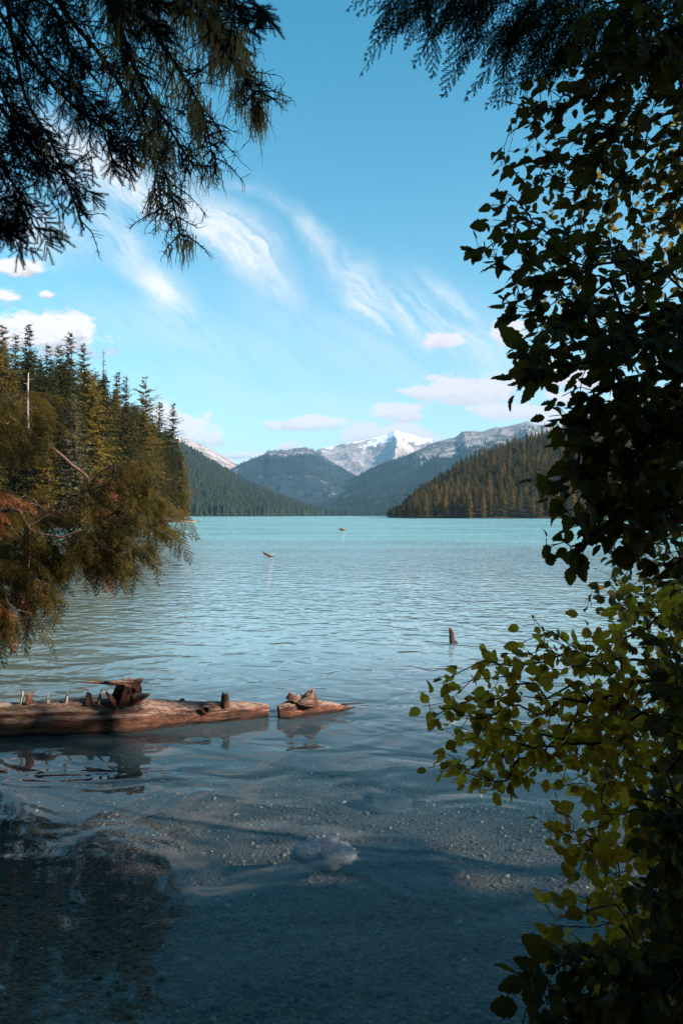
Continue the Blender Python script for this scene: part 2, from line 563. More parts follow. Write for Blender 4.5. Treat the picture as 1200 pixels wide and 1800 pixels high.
M_snowmt = terrain_mat('snow_mountain_rock', (0.10, 0.09, 0.085), (0.2, 0.18, 0.17), (0.12, 0.10, 0.10), (0.36, 0.30, 0.28), snow_z=900, rock_z=(0, 1), rock_amt=1.0, tex=0.012, snow_w=140)
M_snowmt2 = terrain_mat('pale_mountain_rock', (0.16, 0.13, 0.12), (0.3, 0.25, 0.23), (0.15, 0.12, 0.11), (0.42, 0.33, 0.29), snow_z=1150, rock_z=(0, 1), rock_amt=1.0, tex=0.014, snow_w=500)
M_midmt = terrain_mat('middle_mountain_forest', (0.012, 0.022, 0.026), (0.026, 0.040, 0.044), (0.07, 0.08, 0.09), (0.34, 0.31, 0.31), rock_z=(330, 620), rock_amt=0.66, tex=0.02)
M_rightmt = terrain_mat('right_mountain_forest', (0.016, 0.030, 0.026), (0.034, 0.050, 0.040), (0.05, 0.06, 0.07), (0.27, 0.255, 0.25), snow_z=760, rock_z=(230, 560), rock_amt=0.75, tex=0.022, snow_w=90)
M_farslope = terrain_mat('far_slope_forest', (0.014, 0.024, 0.016), (0.030, 0.038, 0.022), (0.10, 0.09, 0.08), (0.16, 0.14, 0.12), rock_z=(2000, 3000), rock_amt=0.05, tex=0.05)
M_forestfloor = plain_mat('forest_floor', (0.012, 0.011, 0.006), (0.030, 0.024, 0.012), 0.8, bump=0.5)

hill('snow_mountain', [(500, 812), (540, 800), (562, 788), (585, 784), (610, 778), (640, 773), (660, 768), (680, 764), (694, 757), (706, 760), (722, 764), (740, 770), (756, 772), (775, 785), (850, 815), (950, 830)],
     6800, 8600, M_snowmt, relief=0.34, nscale=1000, foot_z=120, edge=0.012, power=0.9)
hill('pale_ridge_mountain', [(200, 745), (300, 764), (318, 770), (332, 772), (345, 779), (370, 790), (400, 806), (420, 818), (450, 840), (500, 880)],
     5200, 7000, M_snowmt2, relief=0.2, nscale=800, foot_z=100, edge=0.012, power=0.9)
_, g_mid = hill('forested_mountain', [(300, 895), (360, 850), (415, 820), (440, 808), (462, 800), (472, 793), (485, 791), (505, 791), (520, 788), (537, 786), (552, 791), (566, 801), (590, 816), (612, 828), (640, 845), (680, 868), (720, 885)],
                3300, 5200, M_midmt, relief=0.34, nscale=900, edge=0.01, power=0.8)
_, g_right = hill('rocky_mountain', [(480, 909), (545, 896), (570, 878), (590, 862), (605, 848), (640, 832), (680, 812), (720, 797), (750, 783), (775, 774), (800, 768), (815, 757), (830, 756), (848, 758), (870, 752), (900, 748), (915, 744), (927, 741), (945, 748), (960, 748), (1000, 758), (1100, 740), (1300, 720)],
                  2900, 4600, M_rightmt, relief=0.44, nscale=700, edge=0.012, power=0.75)
_, g_strip = hill('low_forested_spur', [(330, 800), (400, 845), (440, 862), (480, 875), (520, 888), (560, 897), (620, 900), (700, 902), (800, 904)],
                  2500, 3100, M_farslope, relief=0.12, nscale=300, edge=0.03, power=0.8)
_, g_far = hill('far_forested_slope', [(150, 700), (250, 750), (300, 776), (330, 792), (360, 810), (400, 834), (430, 852), (460, 866), (500, 883), (530, 893), (556, 902), (572, 908)],
                1500, 2300, M_farslope, relief=0.10, nscale=400, edge=0.01, power=0.9, df=[(150, 1300), (400, 1450), (500, 1650), (572, 2200)])
g_rh_ridge = [(676, 911), (690, 902), (715, 889), (750, 868), (780, 848), (820, 822), (870, 800), (910, 788), (950, 775), (1000, 758), (1060, 738), (1120, 720), (1250, 690), (1400, 680)]
_, g_rh = hill('right_forested_hill', g_rh_ridge, 500, 900, M_forestfloor, relief=0.12, nscale=120, edge=0.01, power=0.85, foot_z=-0.6,
               df=[(676, 800), (690, 560), (720, 500), (1000, 470), (1400, 430)])


# left shore hill: a real slope rising from the shore
def shore_x(y):
    return np.interp(y, [0, 40, 80, 120, 160, 200, 235, 255, 262, 275, 400], [-24, -34, -44, -49, -50, -52, -55, -58, -64, -95, -160])


def left_z(x, y):
    d = shore_x(y) - x
    z = np.where(d > 0, 0.25 + d * 0.50 + (fbm(x / 25, y / 25, 4) - 0.5) * np.clip(d, 0, 14) * 0.5, d * 0.25)
    return np.clip(z, -3, 95)


xs = np.linspace(-330, -15, 150); ys = np.linspace(20, 420, 170)
X, Y = np.meshgrid(xs, ys, indexing='ij')
Z = left_z(X, Y)
vv_ = np.stack([X, Y, Z], -1).reshape(-1, 3)
i, j = np.meshgrid(np.arange(149), np.arange(169), indexing='ij')
a = i * 170 + j
add('left_shore_hill', mesh_from('left_shore_hill', vv_, np.stack([a, a + 170, a + 171, a + 1], -1).reshape(-1, 4), M_forestfloor, True), kind='structure')


# lake bed, bank under the camera, ground beyond: one sheet
def bed_z(x, y):
    bank = 2.05 + 0.25 * np.sin(x * 0.9) + 0.35 * (fbm(x * 0.5, y * 0.1 + 3, 3) - 0.5)
    bank = bank + np.clip(-x - 2.0, 0, 40) * 0.15 + np.clip(x - 1.2, 0, 40) * 0.5
    d = y - bank
    z = np.where(d < 0, np.clip(-d * 0.45, 0, 0.62) + np.clip(-d - 1.4, 0, 60) * 0.10, -0.10 * np.clip(d, 0, 6) - 0.045 * np.clip(d, 0, 60) - 0.012 * np.clip(d - 3, 0, 200))
    z = z + (fbm(x * 1.4, y * 1.4, 4) - 0.5) * 0.08
    return z


def axis_pts(lo, hi, fine_lo, fine_hi, step, grow=1.35):
    c = list(np.arange(fine_lo, fine_hi + step, step))
    s = step; p = fine_lo
    l_ = []
    while p > lo:
        s *= grow; p -= s; l_.append(p)
    s = step; p = c[-1]; r_ = []
    while p < hi:
        s *= grow; p += s; r_.append(p)
    return np.array(l_[::-1] + c + r_)


ax = axis_pts(-15000, 15000, -8, 8, 0.09)
ay = axis_pts(-15000, 15000, -4, 14, 0.09)
X, Y = np.meshgrid(ax, ay, indexing='ij')
Z = np.clip(bed_z(X, Y), -14, 4)
n0, n1 = X.shape
i, j = np.meshgrid(np.arange(n0 - 1), np.arange(n1 - 1), indexing='ij')
a = i * n1 + j
m, T, out = new_mat('lakebed_gravel')
geo = T.n('ShaderNodeNewGeometry'); pos = geo.outputs['Position']
vo = T.n('ShaderNodeTexVoronoi'); T.put(vo.inputs['Vector'], pos); vo.inputs['Scale'].default_value = 32
vo2 = T.n('ShaderNodeTexVoronoi'); T.put(vo2.inputs['Vector'], pos); vo2.inputs['Scale'].default_value = 75
n_big = T.noise(pos, 0.7, 4)[0]
n_f = T.noise(pos, 14, 6, 0.7)[0]
c = T.mix(T.sep(vo.outputs['Color'])[0], (0.018, 0.013, 0.008), (0.34, 0.24, 0.16))
c = T.mix(T.m('GREATER_THAN', T.sep(vo2.outputs['Color'])[1], 0.8), c, T.mix(T.sep(vo2.outputs['Color'])[0], (0.30, 0.19, 0.12), (0.50, 0.46, 0.38)))
c = T.mix(T.ss(n_big, 0.35, 0.7, 0, 0.45), c, (0.27, 0.20, 0.14))
c = T.mix(T.ss(n_f, 0.45, 0.7, 0, 0.45), c, (0.08, 0.06, 0.04))
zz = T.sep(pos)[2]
bank_shade = T.ss(T.m('ADD', zz, T.m('MULTIPLY', T.m('SUBTRACT', n_big, 0.5), 0.5)), -0.62, -0.26)  # shade along the bank, put into the bed colour
c = T.mix(T.m('MULTIPLY', bank_shade, 0.88), c, T.v('MULTIPLY', c, T.mix(T.ss(n_f, 0.4, 0.62), (0.07, 0.05, 0.032), (0.36, 0.27, 0.18))))
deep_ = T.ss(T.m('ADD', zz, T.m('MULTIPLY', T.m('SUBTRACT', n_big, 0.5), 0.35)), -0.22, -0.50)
c = T.mix(deep_, c, T.v('MULTIPLY', c, (0.18, 0.21, 0.22)))  # deeper bed darkened in its colour, in place of cast shade
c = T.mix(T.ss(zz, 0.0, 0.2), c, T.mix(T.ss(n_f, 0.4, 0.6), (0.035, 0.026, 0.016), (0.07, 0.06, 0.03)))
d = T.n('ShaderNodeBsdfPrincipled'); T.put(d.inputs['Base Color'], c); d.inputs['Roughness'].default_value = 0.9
b = T.n('ShaderNodeBump'); b.inputs['Strength'].default_value = 0.9; b.inputs['Distance'].default_value = 0.03
T.l(T.m('ADD', T.m('MULTIPLY', vo.outputs['Distance'], -0.8), n_f), b.inputs['Height']); T.l(b.outputs[0], d.inputs['Normal'])
T.l(d.outputs[0], out.inputs[0])
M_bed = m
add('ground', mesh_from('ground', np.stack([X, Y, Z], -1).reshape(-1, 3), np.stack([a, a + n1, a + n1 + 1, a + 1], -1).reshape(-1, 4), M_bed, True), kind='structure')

# ------------------------------------------------------------------ water
hg = bpy.data.node_groups.new('ripple_height', 'ShaderNodeTree')
hg.interface.new_socket('P', in_out='INPUT', socket_type='NodeSocketVector')
hg.interface.new_socket('H', in_out='OUTPUT', socket_type='NodeSocketFloat')
H = NT(hg)
gi = H.n('NodeGroupInput'); go = H.n('NodeGroupOutput')
hp = gi.outputs[0]
ca, sa = math.cos(R(-7)), math.sin(R(-7))
rx_ = H.v('DOT_PRODUCT', hp, (ca, sa, 0)); ry_ = H.v('DOT_PRODUCT', hp, (-sa, ca, 0))
yy = H.sep(hp)[1]
pA = H.xyz(H.m('MULTIPLY', rx_, 0.65), ry_, 0.0)
pB = H.xyz(H.m('MULTIPLY', rx_, 0.75), ry_, 3.7)
nA = H.noise(pA, 1.6, 2, 0.45, 0.8)[0]        # slow swell
nB = H.noise(pB, 3.4, 1, 0.5, 0.6)[0]        # hand-sized ripples
nC = H.noise(pB, 11.0, 1, 0.5, 0.3)[0]       # fine chop
gust = H.noise(H.v('MULTIPLY', hp, (0.35, 1.0, 1)), 0.10, 2, 0.5)[0]
gustf = H.ss(gust, 0.38, 0.62, 0.40, 1.45)
nearf = H.ss(yy, 4.0, 16.0, 0.12, 1.0)
farf = H.ss(yy, 22.0, 60.0, 1.0, 2.6)
hA = H.m('MULTIPLY', H.m('SUBTRACT', nA, 0.5), H.m('MULTIPLY', H.ss(yy, 3.5, 9.0, 0.40, 1.0), 0.062))
hB = H.m('MULTIPLY', H.m('SUBTRACT', nB, 0.5), H.m('MULTIPLY', nearf, 0.044))
hC = H.m('MULTIPLY', H.m('SUBTRACT', nC, 0.5), H.m('MULTIPLY', H.ss(yy, 9.0, 40.0, 0.03, 1.0), 0.012))
hs_ = H.m('ADD', H.m('ADD', H.m('MULTIPLY', H.m('ADD', hB, hC), gustf), hA), 0.0)
H.l(H.m('MULTIPLY', hs_, farf), go.inputs[0])

m, T, out = new_mat('lake_water')
geo = T.n('ShaderNodeNewGeometry'); pos = geo.outputs['Position']
def hcall(vec):
    g = T.n('ShaderNodeGroup'); g.node_tree = hg
    T.l(vec, g.inputs[0]); return g.outputs[0]
E = 0.012
h0 = hcall(pos); hx = hcall(T.v('ADD', pos, (E, 0, 0))); hy = hcall(T.v('ADD', pos, (0, E, 0)))
sx = T.m('DIVIDE', T.m('SUBTRACT', h0, hx), E); sy = T.m('DIVIDE', T.m('SUBTRACT', h0, hy), E)
nrm = T.v('NORMALIZE', T.xyz(sx, sy, 1.0))
py_ = T.sep(pos)[1]; px_ = T.sep(pos)[0]
fr = T.n('ShaderNodeFresnel'); T.put(fr.inputs['IOR'], T.mixf(geo.outputs['Backfacing'], 1.33, 1 / 1.33)); T.l(nrm, fr.inputs['Normal'])
gl = T.n('ShaderNodeBsdfGlossy'); gl.inputs['Roughness'].default_value = 0.015; gl.inputs['Color'].default_value = (0.97, 0.97, 0.97, 1)
T.l(nrm, gl.inputs['Normal'])
tr = T.n('ShaderNodeBsdfTransparent')
dist = T.m('SQRT', T.m('ADD', T.m('MULTIPLY', py_, py_), T.m('MULTIPLY', px_, px_)))
T.put(tr.inputs['Color'], T.mix(T.ss(dist, 4.2, 8.0), (0.95, 0.96, 0.94), (0.36, 0.62, 0.74)))
body = T.n('ShaderNodeBsdfDiffuse')
forest_refl = T.m('MULTIPLY', T.ss(T.m('ADD', px_, T.m('MULTIPLY', py_, 0.20)), 0.8, -3.0), T.ss(py_, 70.0, 35.0))  # dark reflection of the left forest, put into the water colour
T.put(body.inputs['Color'], T.mix(T.m('MULTIPLY', forest_refl, 0.8), T.mix(T.ss(dist, 26.0, 80.0), T.mix(T.ss(dist, 6.0, 16.0), (0.11, 0.19, 0.24), (0.22, 0.345, 0.395)), (0.18, 0.39, 0.43)), (0.07, 0.085, 0.06)))
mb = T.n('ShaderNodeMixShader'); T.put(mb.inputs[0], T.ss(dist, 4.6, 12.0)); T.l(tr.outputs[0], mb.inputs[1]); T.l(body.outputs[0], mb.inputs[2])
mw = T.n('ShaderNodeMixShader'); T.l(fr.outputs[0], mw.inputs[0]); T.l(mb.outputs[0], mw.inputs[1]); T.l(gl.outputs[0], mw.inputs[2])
T.l(mw.outputs[0], out.inputs[0])
M_water = m
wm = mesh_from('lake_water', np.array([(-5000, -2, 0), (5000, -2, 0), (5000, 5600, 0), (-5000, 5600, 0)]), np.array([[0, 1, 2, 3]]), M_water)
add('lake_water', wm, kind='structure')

# ------------------------------------------------------------------ conifers
def conifer(seed, Ht=30.0, rad=3.6, whorls=34, per=6, twigs=9, droop=0.35, bare=0.05, kind='fir', tsize=0.55):
    """trunk mesh data and crown mesh data"""
    r = np.random.default_rng(seed)
    tk = MB()
    nseg = 10
    zs = np.linspace(0, Ht, nseg)
    lean = r.normal(0, 0.10, 2)
    cxy = np.stack([lean[0] * zs / Ht * 2, lean[1] * zs / Ht * 2, zs], -1)
    tk.add(*tube(cxy, np.interp(zs, [0, Ht], [Ht * 0.012, 0.02]), 6))
    V = []; F = []; n = 0
    for w in range(whorls):
        h = bare + (1 - bare) * (w / whorls) ** 0.92
        z0 = h * Ht
        prof = (1 - h) ** 0.62 * (0.55 + 0.45 * min(1, (h - bare) * 5 + 0.2))
        prof *= r.uniform(0.75, 1.15)
        if kind == 'sparse': prof *= r.uniform(0.5, 1.25)
        L0 = rad * prof + 0.12
        k = per if h < 0.85 else max(3, per - 2)
        a0 = r.uniform(0, 6.28)
        for b_ in range(k):
            if r.random() < (0.08 if kind != 'sparse' else 0.25): continue
            ang = a0 + b_ * 6.283 / k + r.normal(0, 0.25)
            L = L0 * r.uniform(0.55, 1.3)
            dr = droop * r.uniform(0.6, 1.4) * (1.1 - 0.9 * h)
            ts = np.linspace(0.05, 1, max(3, int(twigs * (0.45 + 0.65 * prof))))
            d = np.array([math.cos(ang), math.sin(ang), 0])
            side = np.array([-d[1], d[0], 0])
            zb = z0 + r.uniform(-0.75, 0.75) * Ht / whorls
            up = 0.35 * h
            for t in ts:
                p = d * (L * t) + np.array([0, 0, zb + up * L * t - dr * L * t ** 1.2 + dr * 0.3 * L * t ** 3])
                s_ = tsize * (0.6 + 0.6 * (1 - t)) * r.uniform(0.7, 1.3) * (0.5 + 0.5 * prof + 0.15)
                for sg in (-1, 1, 0):
                    if sg == 0 and r.random() < 0.25: continue
                    dd = unit(d * 0.7 + side * sg * (0.9 if sg else 0) + np.array([0, 0, r.normal(-0.45, 0.35)]) + r.normal(0, 0.15, 3))
                    wdt = unit(np.cross(dd, np.array([0, 0, 1.0])) + r.normal(0, 0.45, 3)) * s_ * 0.27
                    tip = p + dd * s_ * 1.5
                    midp = p + dd * s_ * 0.6 + np.array([0, 0, -0.15 * s_])
                    V += [p, midp + wdt, tip, midp - wdt]
                    F.append((n, n + 1, n + 2, n + 3)); n += 4
    for t in np.linspace(0.9, 1.0, 6):
        for q in range(3):
            aa = r.uniform(0, 6.28); dd = np.array([math.cos(aa), math.sin(aa), 0.6]); s_ = 0.5 * (1.12 - t) * 4
            p = np.array([cxy[-1, 0], cxy[-1, 1], Ht * t]); wdt = np.array([-dd[1], dd[0], 0]) * 0.1
            V += [p, p + dd * s_ * .3 + wdt, p + dd * s_ * .6, p + dd * s_ * .3 - wdt]; F.append((n, n + 1, n + 2, n + 3)); n += 4
    return tk, np.array(V), np.array(F)


def con_meshes(name, mat, tmat=None, **kw):
    tk, V, F = conifer(**kw)
    return (tk.mesh(name + '_trunk', tmat or M_bark, True), mesh_from(name + '_crown', V, F, mat)), (V, F)


big = []
big.append(con_meshes('fir_a', M_con, seed=1, rad=5.8, whorls=40, per=7)[0])
big.append(con_meshes('fir_b', M_con, seed=2, rad=7.0, whorls=38, per=8)[0])
big.append(con_meshes('fir_c', M_con, seed=3, rad=5.0, whorls=44, per=7, droop=0.6)[0])
big.append(con_meshes('cedar_like', M_con, seed=4, rad=7.4, whorls=38, per=8, droop=0.8, tsize=0.75)[0])
big.append(con_meshes('hemlock', M_con, seed=5, rad=5.8, whorls=34, per=7, kind='sparse', droop=0.25, bare=0.2)[0])
grey = con_meshes('grey_fir', M_con_grey, seed=6, rad=5.8, whorls=42, per=7, droop=0.5)[0]
dead = con_meshes('dead_fir', M_con_dead, seed=7, rad=1.6, whorls=30, per=5, kind='sparse', twigs=5, tsize=0.3)[0]
layered = con_meshes('layered_fir', M_con, seed=8, rad=7.5, whorls=18, per=9, twigs=16, kind='sparse', droop=0.05, bare=0.25, tsize=0.6)[0]

small = []; small_raw = []
for sdn, rd, wh, dp in ((11, 5.6, 19, .45), (12, 4.8, 20, .6), (13, 6.6, 18, .3), (14, 5.0, 20, .8), (15, 7.2, 17, .5)):
    (mm, raw) = con_meshes('hill_fir', M_con_r, seed=sdn, rad=rd, whorls=wh, per=6, twigs=4, droop=dp, tsize=1.6, bare=0.1)
    small.append(mm); small_raw.append(raw)


def place_conifer(name, meshes, loc, ht, label, group, wide=1.0, ref=30.0):
    t = thing(name, tuple(float(q) for q in loc), label, 'tree', group)
    s = ht / ref
    t.scale = (s * wide, s * wide, s)
    t.rotation_euler = (random.gauss(0, 0.025), random.gauss(0, 0.025), random.uniform(0, 6.28))
    add('trunk', meshes[0], t)
    add('crown', meshes[1], t)
    return t


sil = np.array([(-60, 560), (0, 585), (20, 592), (60, 612), (95, 622), (130, 618), (180, 652), (215, 690), (240, 700), (280, 730), (300, 742), (316, 790), (325, 830), (335, 905)], float)
# hand-placed outline trees: (px, top py, distance, kind)
outline = [(8, 572, 128, 0, 'tall dark conifer cut by the left edge of the photo on the skyline'),
           (44, 567, 150, 2, 'narrow skyline conifer just left of the tallest pair of tops over the left shore'),
           (27, 588, 165, 1, 'lower skyline conifer near the left edge between two taller tops'),
           (122, 584, 170, 2, 'tall pointed conifer rising clearly above the left skyline under the cloud'),
           (104, 604, 158, 0, 'conifer with a blunt top just left of the tall pointed skyline tree'),
           (80, 606, 140, 4, 'thin topped conifer in the dip of the left skyline'),
           (147, 603, 175, 0, 'dense conifer just right of the tall pointed skyline tree'),
           (196, 652, 195, 0, 'short dark conifer top right of the bare grey spire'),
           (219, 660, 200, 4, 'dark lone conifer top standing in the gap before the layered tree'),
           (279, 706, 228, 0, 'conifer leaning on the right flank of the layered tree'),
           (301, 708, 245, 4, 'thin dark outermost conifer spire with open layered boughs at the point'),
           (310, 770, 250, 1, 'short bushy conifer under the outermost spire on the point')]
for px, ty, Yd, k, lab in outline:
    x = (px - 600) / 1200 * Yd
    gz = float(left_z(np.array(x), np.array(float(Yd))))
    top = CAM_H - (ty - HOR) / 1200 * Yd
    place_conifer('conifer', big[k], (x, Yd, gz - 0.3), top - gz + 0.3, lab, 'conifers on the left shore', wide=1.0)
for px, ty, Yd, mm, nm, lab in [(185, 617, 188, dead, 'dead_conifer', 'bare greyish brown spire of a dying conifer on the left skyline'),
                            (260, 661, 215, layered, 'layered_conifer', 'broad dark conifer with flat layered boughs and a wide top near the point'),
                            (322, 790, 254, dead, 'dying_conifer', 'brown thin needled tree at the waterline of the left point'),
                            (330, 800, 256, dead, 'dying_conifer', 'outermost brown scraggly tree leaning over the water at the left point'),
                            (135, 690, 120, grey, 'grey_conifer', 'pale grey green conifer standing out in the middle of the left forest')]:
    x = (px - 600) / 1200 * Yd
    gz = max(0.0, float(left_z(np.array(x), np.array(float(Yd)))))
    top = CAM_H - (ty - HOR) / 1200 * Yd
    place_conifer(nm, mm, (x, Yd, gz - 0.3), top - gz + 0.3, lab, None if nm != 'dying_conifer' else 'dying trees on the point', wide=1.0 if mm is not dead else 1.3)

ORD = 'first second third fourth fifth sixth seventh eighth ninth tenth eleventh twelfth thirteenth fourteenth fifteenth sixteenth seventeenth eighteenth nineteenth twentieth'.split()
TENS = {2: 'twenty', 3: 'thirty', 4: 'forty', 5: 'fifty', 6: 'sixty'}


def ordinal(k):
    if k < 20: return ORD[k]
    k += 1
    return (TENS[k // 10] + '-' + ORD[k % 10 - 1]) if k % 10 else TENS[k // 10][:-1] + 'ieth'


def row_labels(px, height_frac, rows, fmt):
    """name each tree by its place in the row it stands in"""
    out = [None] * len(px)
    band = np.minimum((np.argsort(np.argsort(height_frac)) * len(rows) // max(1, len(px))), len(rows) - 1)
    for b_ in range(len(rows)):
        ids = [k for k in range(len(px)) if band[k] == b_]
        ids.sort(key=lambda k: px[k], reverse=fmt[1])
        for q, k in enumerate(ids):
            out[k] = fmt[0] % (ordinal(q), rows[b_])
    return out


pts = []
tries = 0
while len(pts) < 150 and tries < 16000:
    tries += 1
    y = rng.uniform(72, 262); x = shore_x(y) - rng.uniform(0.5, 75) ** 1.0
    px = 600 + 1200 * x / y
    if px < -70 or px > 326: continue
    if any((x - q[0]) ** 2 + (y - q[1]) ** 2 < 4.4 ** 2 for q in pts): continue
    gz = float(left_z(np.array(x), np.array(y)))
    ht = rng.uniform(19, 34)
    lim = np.interp(px, sil[:, 0], sil[:, 1]) + rng.uniform(0, 14)
    topmax = CAM_H - (lim - HOR) / 1200 * y
    ht = min(ht, topmax - gz)
    if ht < 8: continue
    pts.append((x, y, gz, ht))
n_left = len(pts)
left_labels = row_labels([600 + 1200 * p[0] / p[1] for p in pts], [p[2] for p in pts],
                         ['the left waterline', 'the lower left slope', 'the upper left slope', 'the left skyline'],
                         ('olive conifer %s from the point on %s', True))
for k, (x, y, gz, ht) in enumerate(pts):
    place_conifer('conifer', big[int(rng.choice([0, 1, 2, 3, 3, 1]))], (x, y, gz - 0.4), ht,
                  left_labels[k], 'conifers massed on the left slope', wide=rng.uniform(0.9, 1.3))

# bare pale snags in the left forest
def snag(px, y0, y1, Yd, r0, label):
    x = (px - 600) / 1200 * Yd
    t = thing('standing_snag', (x, Yd, 0), label, 'dead tree')
    z0 = CAM_H - (y0 - HOR) / 1200 * Yd; z1 = CAM_H - (y1 - HOR) / 1200 * Yd
    zs = np.linspace(z0, z1, 12)
    mb_ = MB(); mb_.add(*tube(np.stack([np.sin(zs * .3) * .1, zs * 0, zs], -1), np.linspace(r0, r0 * .35, 12), 7))
    add('trunk', mb_.mesh('snag', M_snag, True), t)
    bb = MB()
    for k in range(7):
        z = z0 + (z1 - z0) * (0.4 + 0.08 * k); a = k * 2.1
        bb.add(*tube([(0, 0, z), (math.cos(a) * .7, math.sin(a) * .7, z + .1)], [r0 * .25, r0 * .08], 4))
    add('branch_stubs', bb.mesh('stubs', M_snag), t)


snag(51, 760, 655, 84, 0.17, 'pale bare dead trunk standing among dark conifers at the left edge')
snag(277, 740, 675, 205, 0.14, 'thin bare spike rising beside the layered conifer top')

# right hill trees
cand = sample_grid(g_rh, 7000, vmax=1.02, vmin=0.0, umin=676, umax=1330)
keep = []
cell = {}
for p in cand:
    key = (int(p[0] // 7.5), int(p[1] // 7.5))
    if p[2] < 0.2: continue
    ok = True
    for ii in (-1, 0, 1):
        for jj in (-1, 0, 1):
            for q in cell.get((key[0] + ii, key[1] + jj), ()):
                if (p[0] - q[0]) ** 2 + (p[1] - q[1]) ** 2 < 5.6 ** 2: ok = False
    if ok:
        cell.setdefault(key, []).append(p); keep.append(p)
keep = np.array(keep)
px_k = 600 + 1200 * keep[:, 0] / keep[:, 1]
hts = rng.uniform(10.5, 19, len(keep)) * np.where(rng.random(len(keep)) < 0.12, 1.25, 1.0)
edge_s = np.clip((px_k - 676) / 60, 0.45, 1)
hts *= edge_s
score = hts / keep[:, 1] * np.where((px_k < 1010), 1.0, 0.3)
order = np.argsort(-score)
n_ind = 300 - n_left - 14
hill_labels = row_labels(px_k[order[:n_ind]], keep[order[:n_ind], 2],
                         ['water', 'foot', 'lower', 'middle'],
                         ('brown conifer %s from the tip in the %s row of the right hill', False))
for k, hl in zip(order[:n_ind], hill_labels):
    sd_ = 'shore' if keep[k, 1] < 520 else 'slope'
    place_conifer('hill_conifer', small[int(rng.integers(0, 5))], keep[k] - np.array([0, 0, 0.3]), hts[k],
                  hl, 'conifers on the hill at right', wide=rng.uniform(0.85, 1.25))
rest = order[n_ind:]
mbx = MB()
for vi in range(5):
    idx = rest[vi::5]
    V, F = small_raw[vi]
    mats = np.zeros((len(idx), 3, 4))
    for q, k in enumerate(idx):
        a = rng.uniform(0, 6.28); s = hts[k] / 30.0; w = s * rng.uniform(0.85, 1.25)
        mats[q] = [[math.cos(a) * w, -math.sin(a) * w, 0, keep[k, 0]], [math.sin(a) * w, math.cos(a) * w, 0, keep[k, 1]], [0, 0, s, keep[k, 2] - 0.3]]
    mbx.add(*xform(V, F, mats))
add('hill_forest', mbx.mesh('hill_forest', M_con_r), label='massed conifers covering the upper and far parts of the hill at right', cat='forest', kind='stuff')
print('right hill trees', len(keep), 'left', n_left)


# far forests: tiny three-tier conifers
def tiny_conifer(tiers=3, sides=5):
    V = []; F = []; n = 0
    for t in range(tiers):
        z0 = 0.08 + t * 0.28; z1 = min(1.0, z0 + 0.48); r = 0.17 * (1 - t * 0.27)
        V.append((0, 0, z1))
        for k in range(sides):
            a = k * 6.283 / sides + t
            rr = r * (1.15 if k % 2 else 0.8)
            V.append((math.cos(a) * rr, math.sin(a) * rr, z0))
        for k in range(sides):
            F.append((n, n + 1 + k, n + 1 + (k + 1) % sides))
        n += sides + 1
    return np.array(V), np.array(F)


TV, TF = tiny_conifer()


def far_forest(name, g, n, h0, h1, label, cat='forest', **kw):
    p = sample_grid(g, n, **kw)
    p = p[p[:, 2] > 0.3]
    n = len(p)
    a = rng.uniform(0, 6.28, n); h = rng.uniform(h0, h1, n); w = h * rng.uniform(0.8, 1.3, n)
    mats = np.zeros((n, 3, 4))
    mats[:, 0, 0] = np.cos(a) * w; mats[:, 0, 1] = -np.sin(a) * w; mats[:, 1, 0] = np.sin(a) * w; mats[:, 1, 1] = np.cos(a) * w
    mats[:, 2, 2] = h; mats[:, :, 3] = p; mats[:, 2, 3] -= 1
    V, F = xform(TV, TF, mats)
    add(name, mesh_from(name, V, F, M_con_far), label=label, cat=cat, kind='stuff')


far_forest('slope_forest', g_far, 9000, 16, 30, 'dense blue green forest covering the long slope beyond the left point', umin=250, vmin=0.0)
far_forest('spur_forest', g_strip, 5000, 16, 28, 'dark band of forest along the far end of the lake', umin=380, vmin=0.0)
far_forest('mountain_forest', g_mid, 3000, 10, 20, 'forest on the dark rounded mountain in the centre', umin=400, umax=700, vmax=1.0, vmin=0.3)
far_forest('rocky_slope_forest', g_right, 9000, 14, 28, 'forest on the lower flank of the rocky mountain at right', umin=530, umax=980, vmax=0.99,
           dens=lambda X_, Y_, Z_: np.clip(1.15 - Z_ / 480.0 + (fbm(X_ / 200, Y_ / 200, 3) - 0.5) * 2.2, 0, 1))


